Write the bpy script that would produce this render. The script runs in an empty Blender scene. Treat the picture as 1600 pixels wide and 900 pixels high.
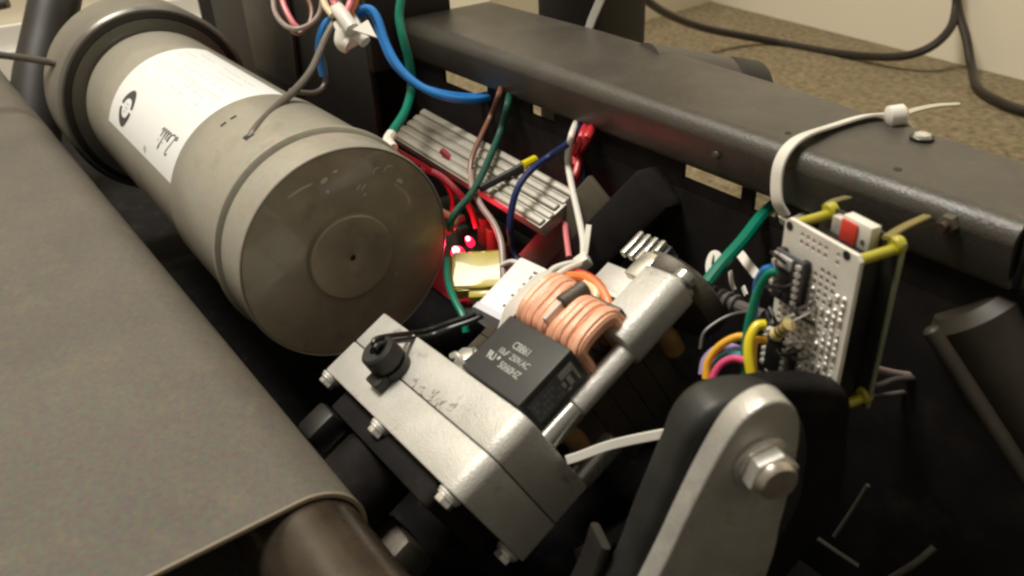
import bpy, bmesh, math, random
from mathutils import Vector, Matrix

random.seed(7)
SC = bpy.context.scene
COL = SC.collection
PI = math.pi

# ------------------------------------------------------------------ camera
cam_d = bpy.data.cameras.new('camera')
cam = bpy.data.objects.new('camera', cam_d)
COL.objects.link(cam)
cam.matrix_world = Matrix(((0.5868, -0.3923, 0.7083, 0.3382),
                           (0.8087, 0.3287, -0.4879, -0.1389),
                           (-0.0415, 0.8591, 0.5102, 0.3395),
                           (0, 0, 0, 1)))
cam_d.sensor_width = 36.0
cam_d.lens = 36.0 * 1300 / 1600
cam_d.clip_start = 0.005
cam_d.clip_end = 30
cam_d.dof.use_dof = True
cam_d.dof.focus_distance = 0.42
cam_d.dof.aperture_fstop = 15.0
SC.camera = cam

# ------------------------------------------------------------------ world and lamp
world = bpy.data.worlds.new('World')
SC.world = world
world.use_nodes = True
wb = world.node_tree.nodes['Background']
wb.inputs['Color'].default_value = (1.0, 0.90, 0.72, 1)
wb.inputs['Strength'].default_value = 0.20


def lamp(name, loc, aim, size, power, col):
    d = bpy.data.lights.new(name, 'AREA')
    d.shape = 'DISK'
    d.size = size
    d.energy = power
    d.color = col
    o = bpy.data.objects.new(name, d)
    COL.objects.link(o)
    o.location = loc
    o.rotation_euler = (Vector(aim) - Vector(loc)).to_track_quat('-Z', 'Y').to_euler()
    return o


lamp('ceiling_lamp', (-0.45, -0.36, 2.1), (0.0, 0.1, 0.1), 0.75, 50.0, (1.0, 0.945, 0.84))

SC.view_settings.view_transform = 'Standard'
SC.view_settings.look = 'None'
SC.view_settings.exposure = 0.0
SC.view_settings.gamma = 1.0
SC.cycles.filter_width = 2.5


# ------------------------------------------------------------------ materials
def mat(name, col, rough=0.5, metal=0.0, var=0.0, vscale=40.0, col2=None, bump=0.0, bscale=300.0,
        spec=0.5, coat=0.0, trans=0.0, emit=None, estr=0.0, stain=None, stain_scale=60.0, stain_lo=0.55, stain_hi=0.7, rvar=0.0, speck=0.0, speck_scale=500.0):
    m = bpy.data.materials.new(name)
    m.use_nodes = True
    nt = m.node_tree
    b = nt.nodes['Principled BSDF']
    b.inputs['Base Color'].default_value = (*col, 1)
    b.inputs['Roughness'].default_value = rough
    b.inputs['Metallic'].default_value = metal
    b.inputs['Specular IOR Level'].default_value = spec
    b.inputs['Coat Weight'].default_value = coat
    b.inputs['Transmission Weight'].default_value = trans
    if emit:
        b.inputs['Emission Color'].default_value = (*emit, 1)
        b.inputs['Emission Strength'].default_value = estr
    tc = nt.nodes.new('ShaderNodeTexCoord')

    def noise(scale, detail=4.0, rough_=0.55):
        n = nt.nodes.new('ShaderNodeTexNoise')
        n.inputs['Scale'].default_value = scale
        n.inputs['Detail'].default_value = detail
        n.inputs['Roughness'].default_value = rough_
        nt.links.new(tc.outputs['Object'], n.inputs['Vector'])
        return n
    cur = None
    if var > 0:
        n = noise(vscale)
        r = nt.nodes.new('ShaderNodeValToRGB')
        c2 = col2 or tuple(c * (1 - var) for c in col)
        c1 = tuple(min(1, c * (1 + var * 0.6)) for c in col)
        r.color_ramp.elements[0].position = 0.32
        r.color_ramp.elements[1].position = 0.68
        r.color_ramp.elements[0].color = (*c2, 1)
        r.color_ramp.elements[1].color = (*c1, 1)
        nt.links.new(n.outputs['Fac'], r.inputs['Fac'])
        cur = r.outputs['Color']
    if stain:
        n = noise(stain_scale, 6.0, 0.65)
        r = nt.nodes.new('ShaderNodeMapRange')
        r.inputs['From Min'].default_value = stain_lo
        r.inputs['From Max'].default_value = stain_hi
        nt.links.new(n.outputs['Fac'], r.inputs['Value'])
        mx = nt.nodes.new('ShaderNodeMix')
        mx.data_type = 'RGBA'
        nt.links.new(r.outputs['Result'], mx.inputs['Factor'])
        mx.inputs[6].default_value = (*col, 1)
        if cur:
            nt.links.new(cur, mx.inputs[6])
        mx.inputs[7].default_value = (*stain, 1)
        cur = mx.outputs[2]
    if speck > 0:
        n = noise(speck_scale, 2.0)
        hs_ = nt.nodes.new('ShaderNodeMix')
        hs_.data_type = 'RGBA'
        hs_.blend_type = 'OVERLAY'
        hs_.inputs['Factor'].default_value = speck
        hs_.inputs[6].default_value = (*col, 1)
        if cur:
            nt.links.new(cur, hs_.inputs[6])
        nt.links.new(n.outputs['Color'], hs_.inputs[7])
        cur = hs_.outputs[2]
    if cur:
        nt.links.new(cur, b.inputs['Base Color'])
    if rvar > 0:
        n = noise(vscale * 2.3)
        r = nt.nodes.new('ShaderNodeMapRange')
        r.inputs['To Min'].default_value = max(0.03, rough - rvar)
        r.inputs['To Max'].default_value = min(1, rough + rvar)
        nt.links.new(n.outputs['Fac'], r.inputs['Value'])
        nt.links.new(r.outputs['Result'], b.inputs['Roughness'])
    if bump > 0:
        n = noise(bscale, 3.0)
        bp = nt.nodes.new('ShaderNodeBump')
        bp.inputs['Strength'].default_value = bump
        bp.inputs['Distance'].default_value = 0.001
        nt.links.new(n.outputs['Fac'], bp.inputs['Height'])
        nt.links.new(bp.outputs['Normal'], b.inputs['Normal'])
    return m


M = {}
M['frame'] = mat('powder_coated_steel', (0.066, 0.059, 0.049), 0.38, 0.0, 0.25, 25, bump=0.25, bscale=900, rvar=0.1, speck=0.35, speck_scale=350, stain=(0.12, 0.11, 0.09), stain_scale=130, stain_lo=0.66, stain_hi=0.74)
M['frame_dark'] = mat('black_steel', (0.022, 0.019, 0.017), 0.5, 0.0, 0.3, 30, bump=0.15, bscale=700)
M['black'] = mat('black_plastic', (0.012, 0.0115, 0.011), 0.45, 0.0, 0.3, 60, rvar=0.12)
M['matte_black'] = mat('matte_black', (0.010, 0.008, 0.008), 0.8, 0.0, 0.5, 50, spec=0.2, stain=(0.022, 0.018, 0.014), stain_scale=40)
M['olive'] = mat('dull_olive_steel', (0.10, 0.09, 0.065), 0.45, 0.2, 0.2, 40)
M['rail'] = mat('brown_black_rail', (0.035, 0.028, 0.02), 0.55, 0.0, 0.35, 40)
M['rubber'] = mat('black_rubber', (0.022, 0.022, 0.02), 0.5, 0.0, 0.3, 80, bump=0.1, bscale=600)
M['pan'] = mat('dusty_black_pan', (0.009, 0.008, 0.008), 0.85, spec=0.12, metal=0.0, var=0.5, vscale=40, col2=(0.006, 0.0055, 0.007), stain=(0.03, 0.025, 0.02), stain_scale=90)
M['belt'] = mat('running_belt_rubber', (0.108, 0.096, 0.078), 0.62, 0.0, 0.12, 18, bump=0.5, bscale=1300, stain=(0.130, 0.114, 0.082), stain_scale=45, speck=0.45, speck_scale=420)
M['belt_edge'] = mat('belt_edge', (0.26, 0.22, 0.16), 0.6)
M['roller'] = mat('worn_roller_steel', (0.055, 0.042, 0.03), 0.28, 0.4, 0.4, 60, stain=(0.05, 0.03, 0.015), stain_scale=120, rvar=0.1)
M['motor'] = mat('motor_grey_paint', (0.335, 0.312, 0.258), 0.36, 0.0, 0.07, 22, coat=0.25, bump=0.08, bscale=260, stain=(0.27, 0.245, 0.19), stain_scale=30, speck=0.2, speck_scale=300)
M['motor_face'] = mat('motor_face_grey', (0.30, 0.27, 0.20), 0.34, 0.1, 0.25, 35, stain=(0.22, 0.19, 0.14), stain_scale=60, spec=0.6, coat=0.4, rvar=0.08)
M['motor_face'].node_tree.nodes['Principled BSDF'].inputs['Coat Roughness'].default_value = 0.05
M['groove'] = mat('seam_grey', (0.12, 0.115, 0.1), 0.5)
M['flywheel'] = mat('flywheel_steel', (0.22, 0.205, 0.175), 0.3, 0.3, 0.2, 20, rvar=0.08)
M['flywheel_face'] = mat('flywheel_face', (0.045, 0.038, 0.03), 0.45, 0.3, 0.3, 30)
M['paper'] = mat('white_label_paper', (0.80, 0.81, 0.80), 0.45)
M['ink'] = mat('label_ink', (0.045, 0.045, 0.05), 0.5)
M['ink_pale'] = mat('label_ink_pale', (0.56, 0.565, 0.56), 0.5)
M['cast'] = mat('cast_aluminium', (0.60, 0.585, 0.545), 0.42, 0.3, 0.12, 50, bump=0.35, bscale=1100, speck=0.14, speck_scale=900,
                stain=(0.30, 0.285, 0.25), stain_scale=70, stain_lo=0.60, stain_hi=0.72)
M['alu'] = mat('aluminium_post', (0.60, 0.59, 0.55), 0.28, 0.8, 0.08, 60, rvar=0.08)
M['arm'] = mat('milled_aluminium', (0.50, 0.485, 0.45), 0.38, 0.4, 0.14, 60, bump=0.2, bscale=900, stain=(0.36, 0.335, 0.27), stain_scale=80, rvar=0.12, speck=0.12, speck_scale=900)
M['zinc'] = mat('zinc_bolt', (0.74, 0.72, 0.67), 0.26, 0.65, 0.12, 200)
M['brass'] = mat('tarnished_zinc', (0.50, 0.45, 0.37), 0.3, 0.7, 0.2, 300)
M['thread'] = mat('dark_thread', (0.10, 0.075, 0.05), 0.45, 0.6)
M['cap'] = mat('capacitor_plastic', (0.040, 0.039, 0.038), 0.48, 0.0, 0.15, 90, rvar=0.06)
M['cap_ink'] = mat('capacitor_print', (0.42, 0.42, 0.40), 0.6)
M['cap_label'] = mat('capacitor_side_label', (0.10, 0.105, 0.11), 0.4)
M['cap_label2'] = mat('capacitor_side_print', (0.42, 0.43, 0.42), 0.5)
M['copper'] = mat('enamelled_copper', (0.86, 0.44, 0.28), 0.55, 0.1, 0.2, 200, coat=0.1)
M['bobbin'] = mat('white_bobbin', (0.66, 0.58, 0.50), 0.5)
M['lamin'] = mat('lamination_steel', (0.10, 0.085, 0.065), 0.5, 0.4, 0.3, 80, bump=0.2, bscale=900)
M['fibre'] = mat('brown_fibre', (0.34, 0.20, 0.08), 0.5)
M['sink'] = mat('heat_sink_aluminium', (0.36, 0.34, 0.29), 0.45, 0.3, 0.15, 60)
M['pcb'] = mat('dark_circuit_board', (0.02, 0.022, 0.016), 0.45, 0.0, 0.4, 90)
M['tape'] = mat('yellow_tape', (0.56, 0.45, 0.07), 0.35, 0.0, 0.12, 100, coat=0.3)
M['led'] = mat('red_led', (1.0, 0.05, 0.05), 0.3, emit=(1.0, 0.01, 0.05), estr=2.2)
M['led_core'] = mat('red_led_core', (1.0, 0.5, 0.5), 0.3, emit=(1.0, 0.16, 0.22), estr=7.0)
M['white'] = mat('white_nylon', (0.76, 0.73, 0.66), 0.38, 0.0, 0.04, 60)
M['tie'] = mat('natural_nylon', (0.78, 0.75, 0.68), 0.35, 0.0, 0.04, 60)
M['board'] = mat('perfboard', (0.80, 0.76, 0.69), 0.5, 0.0, 0.08, 120)
M['solder'] = mat('solder', (0.80, 0.78, 0.74), 0.3, 0.6)
M['acrylic'] = mat('amber_acrylic', (0.46, 0.42, 0.03), 0.25, 0.0, 0.08, 150, coat=0.4)
M['acrylic_edge'] = mat('clear_acrylic_edge', (0.25, 0.27, 0.17), 0.3, 0.0, 0.15, 80)
M['module'] = mat('module_board', (0.07, 0.072, 0.085), 0.4, 0.0, 0.3, 200)
M['resistor'] = mat('resistor_tan', (0.74, 0.60, 0.26), 0.4)
M['red'] = mat('red_plastic', (0.70, 0.06, 0.035), 0.4)
M['carpet'] = mat('beige_carpet', (0.225, 0.18, 0.11), 0.95, 0.0, 0.42, 110, bump=1.0, bscale=520, spec=0.1,
                  stain=(0.28, 0.23, 0.145), stain_scale=26, speck=0.55, speck_scale=330)
M['wall'] = mat('cream_wall', (0.78, 0.71, 0.56), 0.7, 0.0, 0.03, 4, bump=0.15, bscale=120)
M['trim'] = mat('white_trim', (0.86, 0.85, 0.82), 0.45)
for nm, c in dict(grey=(0.13, 0.115, 0.095), blue=(0.025, 0.21, 0.60), navy=(0.012, 0.025, 0.11), green=(0.0, 0.185, 0.115),
                  dkgreen=(0.012, 0.075, 0.05), brown=(0.20, 0.09, 0.055), wred=(0.55, 0.03, 0.035), pink=(0.72, 0.20, 0.22),
                  orange=(0.80, 0.24, 0.07), yellow=(0.82, 0.66, 0.02), amber=(0.80, 0.42, 0.03), purple=(0.34, 0.26, 0.50),
                  teal=(0.05, 0.33, 0.42), magenta=(0.72, 0.08, 0.20), darkred=(0.26, 0.015, 0.025), wblack=(0.014, 0.014, 0.014), cord=(0.02, 0.015, 0.011),
                  mauve=(0.33, 0.25, 0.22), straw=(0.05, 0.042, 0.035), cream=(0.80, 0.66, 0.40), smoke=(0.10, 0.09, 0.085)).items():
    M['w_' + nm] = mat('wire_' + nm, c, 0.36, 0.0, 0.08, 120)


# ------------------------------------------------------------------ mesh helpers
def link(name, bm, m, parent=None, smooth=True, angle=35):
    me = bpy.data.meshes.new(name)
    bmesh.ops.recalc_face_normals(bm, faces=bm.faces)
    bm.to_mesh(me)
    bm.free()
    mm = M[m] if isinstance(m, str) else m
    me.materials.append(mm)
    if smooth:
        for p in me.polygons:
            p.use_smooth = True
        me.set_sharp_from_angle(angle=math.radians(angle))
    o = bpy.data.objects.new(name, me)
    COL.objects.link(o)
    if parent:
        o.parent = parent
    return o


def tag(o, label, cat, group=None, kind=None):
    o['label'] = label
    o['category'] = cat
    if group:
        o['group'] = group
    if kind:
        o['kind'] = kind
    return o


def structure(o):
    o['kind'] = 'structure'
    return o


def thing(name, label, cat, mw=None, group=None):
    o = bpy.data.objects.new(name, None)
    o.empty_display_size = 0.01
    COL.objects.link(o)
    if mw is not None:
        o.matrix_world = mw
    return tag(o, label, cat, group)


def box(lo, hi, bev=0.0, seg=2, bm=None, mw=None):
    b = bmesh.new()
    v = [b.verts.new((x, y, z)) for x in (lo[0], hi[0]) for y in (lo[1], hi[1]) for z in (lo[2], hi[2])]
    for f in ((0, 1, 3, 2), (4, 6, 7, 5), (0, 4, 5, 1), (2, 3, 7, 6), (0, 2, 6, 4), (1, 5, 7, 3)):
        b.faces.new([v[i] for i in f])
    bmesh.ops.recalc_face_normals(b, faces=b.faces)
    if bev > 0:
        bmesh.ops.bevel(b, geom=list(b.edges), offset=bev, segments=seg, affect='EDGES', profile=0.5)
    if mw is not None:
        b.transform(mw)
    return merge(bm, b)


def merge(bm, b):
    if bm is None:
        return b
    me = bpy.data.meshes.new('tmp')
    b.to_mesh(me)
    b.free()
    bm.from_mesh(me)
    bpy.data.meshes.remove(me)
    return bm


def basis(p, d, up=(0, 0, 1)):
    d = Vector(d).normalized()
    u = Vector(up)
    if abs(d.dot(u)) > 0.95:
        u = Vector((1, 0, 0))
    x = u.cross(d).normalized()
    y = d.cross(x)
    return Matrix(((x.x, y.x, d.x, p[0]), (x.y, y.y, d.y, p[1]), (x.z, y.z, d.z, p[2]), (0, 0, 0, 1)))


def lathe(prof, p=(0, 0, 0), d=(1, 0, 0), seg=48, bm=None, up=(0, 0, 1), cap=True):
    """prof: list of (distance along axis, radius)"""
    b = bmesh.new()
    rings = []
    for a, r in prof:
        if r < 1e-6:
            rings.append([b.verts.new((0, 0, a))])
        else:
            rings.append([b.verts.new((r * math.cos(2 * PI * i / seg), r * math.sin(2 * PI * i / seg), a)) for i in range(seg)])
    for r0, r1 in zip(rings, rings[1:]):
        for i in range(seg):
            j = (i + 1) % seg
            if len(r0) == 1 and len(r1) > 1:
                b.faces.new((r0[0], r1[i], r1[j]))
            elif len(r1) == 1 and len(r0) > 1:
                b.faces.new((r0[i], r0[j], r1[0]))
            elif len(r0) > 1:
                b.faces.new((r0[i], r0[j], r1[j], r1[i]))
    if cap:
        for r in (rings[0], rings[-1]):
            if len(r) > 2:
                b.faces.new(r)
    b.transform(basis(p, d, up))
    return merge(bm, b)


def cyl(p, q, r, seg=24, ch=0.0, bm=None, r2=None):
    p, q = Vector(p), Vector(q)
    L = (q - p).length
    r2 = r if r2 is None else r2
    pr = [(0, r), (L, r2)] if ch <= 0 else [(0, r - ch), (ch, r), (L - ch, r2), (L, r2 - ch)]
    return lathe(pr, p, q - p, seg, bm)


def spline(pts, n=8):
    P = [Vector(p) for p in pts]
    if len(P) == 2:
        return [P[0].lerp(P[1], i / n) for i in range(n + 1)]
    P = [P[0] * 2 - P[1]] + P + [P[-1] * 2 - P[-2]]
    out = []
    for i in range(1, len(P) - 2):
        a, b, c, d = P[i - 1:i + 3]
        for k in range(n):
            t = k / n
            out.append(0.5 * ((2 * b) + (c - a) * t + (2 * a - 5 * b + 4 * c - d) * t * t + (3 * b - a - 3 * c + d) * t ** 3))
    out.append(P[-2])
    return out


def tube(pts, r, seg=10, n=8, bm=None, flat=None, up=(0, 0, 1), sm=True, taper=None):
    """sweep a round (or flat=(w,h)) section along a smooth curve"""
    C = spline(pts, n) if sm else [Vector(p) for p in pts]
    b = bmesh.new()
    rings = []
    t0 = (C[1] - C[0]).normalized()
    u = Vector(up)
    if abs(t0.dot(u)) > 0.95:
        u = Vector((0, 1, 0))
    nrm = (u - t0 * u.dot(t0)).normalized()
    for i, c in enumerate(C):
        t = (C[min(i + 1, len(C) - 1)] - C[max(i - 1, 0)]).normalized()
        nrm = (nrm - t * nrm.dot(t)).normalized()
        bi = t.cross(nrm)
        k = 1.0 if taper is None else taper(i / (len(C) - 1))
        if flat:
            w, h = flat[0] * k / 2, flat[1] / 2
            e = min(w, h) * 0.5
            sec = [(w, h - e), (w - e, h), (-w + e, h), (-w, h - e), (-w, -h + e), (-w + e, -h), (w - e, -h), (w, -h + e)]
            rings.append([b.verts.new(c + bi * x + nrm * y) for x, y in sec])
        else:
            rings.append([b.verts.new(c + (nrm * math.cos(2 * PI * j / seg) + bi * math.sin(2 * PI * j / seg)) * r * k) for j in range(seg)])
    s = len(rings[0])
    for r0, r1 in zip(rings, rings[1:]):
        for i in range(s):
            j = (i + 1) % s
            b.faces.new((r0[i], r0[j], r1[j], r1[i]))
    b.faces.new(rings[0])
    b.faces.new(rings[-1])
    return merge(bm, b)


def prism(outline, a0, a1, mw=None, bev=0.0, bm=None, seg=2):
    """outline: 2-D points, extruded along local z from a0 to a1"""
    b = bmesh.new()
    lo = [b.verts.new((x, y, a0)) for x, y in outline]
    hi = [b.verts.new((x, y, a1)) for x, y in outline]
    n = len(outline)
    f0 = b.faces.new(lo)
    f1 = b.faces.new(hi)
    for i in range(n):
        j = (i + 1) % n
        b.faces.new((lo[i], lo[j], hi[j], hi[i]))
    bmesh.ops.recalc_face_normals(b, faces=b.faces)
    if bev > 0:
        es = list(f0.edges) + list(f1.edges)
        bmesh.ops.bevel(b, geom=es, offset=bev, segments=seg, affect='EDGES', profile=0.5)
    if mw is not None:
        b.transform(mw)
    return merge(bm, b)


def wire(name, mtl, r, pts, label, cat='wire', group=None, seg=10, n=8):
    return tag(link(name, tube(pts, r, seg, n), mtl), label, cat, group)


def text_bm(txt, size, shear=0.0, thick=0.0, depth=0.00015, align='CENTER', spacing=1.0):
    cu = bpy.data.curves.new('lettering', 'FONT')
    cu.body = txt
    cu.size = size
    cu.shear = shear
    cu.offset = thick
    cu.extrude = depth
    cu.align_x = align
    cu.space_character = spacing
    cu.resolution_u = 3
    o = bpy.data.objects.new('lettering', cu)
    COL.objects.link(o)
    bpy.context.view_layer.update()
    me = bpy.data.meshes.new_from_object(o.evaluated_get(bpy.context.evaluated_depsgraph_get()))
    bpy.data.objects.remove(o)
    bpy.data.curves.remove(cu)
    b = bmesh.new()
    b.from_mesh(me)
    bpy.data.meshes.remove(me)
    return b


def hexagon(r):
    return [(r * math.cos(PI / 3 * i), r * math.sin(PI / 3 * i)) for i in range(6)]


def bolt(p, d, r, h, parent, m='zinc', name='bolt', washer=True):
    b = prism(hexagon(r), 0, h, basis(p, d), bev=r * 0.12)
    if washer:
        lathe([(-0.0002, r * 1.25), (h * 0.22, r * 1.25)], p, d, 24, b)
    return link(name, b, m, parent)


# ================================================================== SETTING
# carpet
bm = bmesh.new()
bmesh.ops.create_grid(bm, x_segments=2, y_segments=2, size=3.0)
structure(link('carpet', bm, 'carpet', smooth=False))

# room walls: main wall turned a few degrees, a step in it, side wall far left
WD = Vector((0.992, -0.1256, 0))           # along the wall
W0 = Vector((-0.7282, 1.0646, 0))          # inner corner at the step


def wall_slab(name, p, q, h, t, m, z0=0.0):
    p, q = Vector(p), Vector(q)
    d = (q - p)
    L = d.length
    d.normalize()
    n = Vector((-d.y, d.x, 0))
    mw = Matrix(((d.x, n.x, 0, p.x), (d.y, n.y, 0, p.y), (0, 0, 1, 0), (0, 0, 0, 1)))
    return structure(link(name, box((0, 0, z0), (L, t, h), mw=mw), m, smooth=False))


wall_slab('wall', W0, W0 + WD * 3.2, 2.4, 0.1, 'wall')
wall_slab('wall', Vector((-0.668, 0.54, 0)), W0 + Vector((0, 0.02, 0)), 2.4, 0.1, 'wall')
wall_slab('wall', Vector((-2.3, 0.60, 0)), Vector((-0.671, 0.54, 0)), 2.4, 0.1, 'wall')
wall_slab('wall', Vector((-1.10, -2.4, 0)), Vector((-1.10, 0.53, 0)), 2.4, 0.1, 'wall')
wall_slab('baseboard', Vector((-1.086, -2.4, 0)), Vector((-1.086, 0.53, 0)), 0.082, 0.012, 'trim')
wall_slab('baseboard', Vector((-1.078, -2.4, 0)), Vector((-1.078, 0.53, 0)), 0.048, 0.007, 'trim')

# ================================================================== TREADMILL FRAME
# floor pan under the machinery
pan = thing('floor_pan', 'dusty black floor pan lying under all the machinery', 'pan')
link('plate', box((-0.75, -0.42, 0.012), (0.7, 0.124, 0.022), 0.002), 'pan', pan)
link('rim', box((-0.75, 0.1245, 0.012), (0.7, 0.1275, 0.05), 0.001), 'pan', pan)

# cross beam: rounded tube, slightly narrower towards its right end
beam = thing('cross_beam', 'long grey powder coated steel cross beam running behind the motors', 'beam', Matrix.Translation((0, 0, 0)))


def beam_profile(yb):
    y0, z0, z1, r = 0.1145, 0.1955, 0.2205, 0.0075
    pts = []
    for cy, cz, a0 in ((yb - 0.004, z1 - 0.004, 0), ):
        for k in range(5):
            a = a0 + PI / 2 * k / 4
            pts.append((cy + 0.004 * math.cos(a), cz + 0.004 * math.sin(a)))
    for k in range(9):
        a = PI / 2 + PI / 2 * k / 8
        pts.append((y0 + r + r * math.cos(a), z1 - r + r * math.sin(a)))
    for k in range(4):
        a = PI + PI / 2 * k / 3
        pts.append((y0 + 0.0072 + 0.003 * math.cos(a), z0 + 0.003 + 0.003 * math.sin(a)))  # front leans back below, shaped so the lamp leaves it dark
    for k in range(4):
        a = 1.5 * PI + PI / 2 * k / 3
        pts.append((yb - 0.003 + 0.003 * math.cos(a), z0 + 0.003 + 0.003 * math.sin(a)))
    return pts


bm = bmesh.new()
rings = []
for x, yb in ((-0.142, 0.1875), (-0.03, 0.187), (0.10, 0.179), (0.18, 0.1705), (0.2425, 0.166)):
    rings.append([bm.verts.new((x, y, z)) for y, z in beam_profile(yb)])
for r0, r1 in zip(rings, rings[1:]):
    for i in range(len(r0)):
        j = (i + 1) % len(r0)
        bm.faces.new((r0[i], r0[j], r1[j], r1[i]))
bm.faces.new(rings[0])
bm.faces.new(rings[-1])
link('tube', bm, 'frame', beam)
link('end_cap', box((0.2427, 0.117, 0.1975), (0.2475, 0.164, 0.2185), 0.003), 'black', beam)
p = Vector((0.1838, 0.1591, 0.2205))
bm = lathe([(0.0002, 0.0044), (0.0012, 0.0044)], p, (0, 0, 1), 24)
link('washer', bm, 'black', beam)
link('screw', lathe([(0.0011, 0.0034), (0.0022, 0.003), (0.0028, 0.0018), (0.003, 0)], p, (0, 0, 1), 20), 'zinc', beam)
for q, r in (((0.1944, 0.127, 0.2205), 0.0016), ((0.1464, 0.1283, 0.2205), 0.0013)):
    link('hole', lathe([(0.0001, r), (0.0002, r * 0.8), (-0.0008, r * 0.6)], q, (0, 0, 1), 14), 'black', beam)
p = Vector((0.1226, 0.1152, 0.2076))
link('rivet', lathe([(0, 0.002), (0.001, 0.0016), (0.0014, 0)], p, (0, -1, 0), 14), 'frame', beam)

# small bolt under the beam edge by the board
b = thing('hex_bolt', 'small steel bolt under the right end of the cross beam', 'bolt')
p = Vector((0.222, 0.1125, 0.2139))
link('head', prism(hexagon(0.0034), 0, 0.004, basis(p + Vector((0, 0.0036, 0)), (0, -1, 0)), 0.0005), 'olive', b)
link('shank', cyl(p + Vector((0, -0.0005, 0)), p + Vector((0, -0.0035, 0)), 0.0018, 12), 'thread', b)

# back panel under the beam, with three open slots that let the lit carpet through
back = thing('back_panel', 'black steel panel hanging below the cross beam', 'panel')
link('sheet', box((-0.60, 0.1215, 0.0225), (0.45, 0.1240, 0.1828), 0.0004), 'matte_black', back)
for x0, x1 in ((-0.60, (-0.1038, 0.1217, 0.1905)[0]), ((-0.0555, 0.1217, 0.1896)[0], (-0.0143, 0.1217, 0.1871)[0]), ((0.0065, 0.1217, 0.1917)[0], (0.0988, 0.1217, 0.1881)[0]), ((0.1322, 0.1217, 0.186)[0], (0.1384, 0.1217, 0.1858)[0]), ((0.1503, 0.1217, 0.1858)[0], 0.45)):
    link('tab', box((x0, 0.1217, 0.1829), (x1, 0.1238, 0.1953)), 'matte_black', back)

for x0, x1, zt in (((-0.1038, 0.1217, 0.1905)[0], (-0.0555, 0.1217, 0.1896)[0], 0.1868), ((-0.0143, 0.1217, 0.1871)[0], (0.0065, 0.1217, 0.1917)[0], 0.1892), ((0.0988, 0.1217, 0.1881)[0], (0.1322, 0.1217, 0.186)[0], 0.1882),
                   ((0.1384, 0.1217, 0.1858)[0], (0.1503, 0.1217, 0.1858)[0], 0.1862)):
    link('tab', box((x0 + 0.0002, 0.1217, 0.1829), (x1 - 0.0002, 0.1238, zt)), 'matte_black', back)

# stub tube at the back of the beam
stub = thing('stub_tube', 'short black round tube stub behind the cross beam', 'tube')
a, c = Vector((0.0248, 0.1882, 0.212)), Vector((0.0324, 0.2135, 0.205))
d = (c - a).normalized()
link('tube', lathe([(0, 0.0235), (0.05, 0.0235), (0.052, 0.022)], a - d * 0.02 - Vector((0, 0, 0.016)), d, 32), 'frame', stub)
link('cap', lathe([(0.0525, 0.0215), (0.056, 0.0235), (0.071, 0.0235), (0.0745, 0.02), (0.0745, 0)], a - d * 0.02 - Vector((0, 0, 0.016)), d, 32), 'black', stub)

# upright posts behind
u1 = thing('upright_post', 'dark upright post rising behind the middle of the cross beam', 'post')
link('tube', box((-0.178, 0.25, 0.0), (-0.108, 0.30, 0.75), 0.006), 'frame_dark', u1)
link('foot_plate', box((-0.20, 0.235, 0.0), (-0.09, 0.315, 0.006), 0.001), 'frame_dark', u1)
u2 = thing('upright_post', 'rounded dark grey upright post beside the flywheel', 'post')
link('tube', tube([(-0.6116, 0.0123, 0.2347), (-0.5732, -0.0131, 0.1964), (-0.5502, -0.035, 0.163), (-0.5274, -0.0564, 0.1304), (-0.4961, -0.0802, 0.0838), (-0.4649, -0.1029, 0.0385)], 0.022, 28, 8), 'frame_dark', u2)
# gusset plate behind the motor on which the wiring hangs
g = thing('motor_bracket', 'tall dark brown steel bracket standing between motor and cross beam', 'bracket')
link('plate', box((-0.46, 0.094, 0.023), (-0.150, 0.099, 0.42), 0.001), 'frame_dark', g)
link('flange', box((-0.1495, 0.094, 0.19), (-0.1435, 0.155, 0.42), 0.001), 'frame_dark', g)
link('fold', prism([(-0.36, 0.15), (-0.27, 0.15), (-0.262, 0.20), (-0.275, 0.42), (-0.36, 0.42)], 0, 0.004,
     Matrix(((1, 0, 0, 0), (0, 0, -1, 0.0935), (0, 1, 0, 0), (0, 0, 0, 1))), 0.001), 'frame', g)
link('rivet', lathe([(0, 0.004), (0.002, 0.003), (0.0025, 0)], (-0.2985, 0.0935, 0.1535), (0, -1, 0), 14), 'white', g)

# rod entering from the left
wire('steel_rod', 'frame', 0.0028, [(-0.4400, -0.155, 0.20), (-0.3929, -0.0879, 0.1882), (-0.3471, -0.0632, 0.1873), (-0.339, -0.0549, 0.184)],
     'thin grey steel rod poking in from the left edge', 'rod')
wire('handle_tip', 'frame', 0.006, [(-0.8268, -0.0803, 0.1509), (-0.8005, -0.0339, 0.1587)], 'grey bar tip in the top left corner', 'bar')

# slanted side rail bottom right
r = thing('side_rail', 'thick brown black rail slanting down at the right edge', 'rail')
a, c = Vector((0.2328, 0.1274, 0.1818)), Vector((0.2741, 0.1385, 0.1352))
d = (c - a).normalized()
link('tube', cyl(a - d * 0.004, c + d * 0.05, 0.0175, 36, 0.004), 'rail', r)
link('flange', cyl(Vector((0.2323, 0.0964, 0.1862)), Vector((0.2783, 0.1082, 0.1336)), 0.0028, 14, 0.001), 'rail', r)

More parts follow.
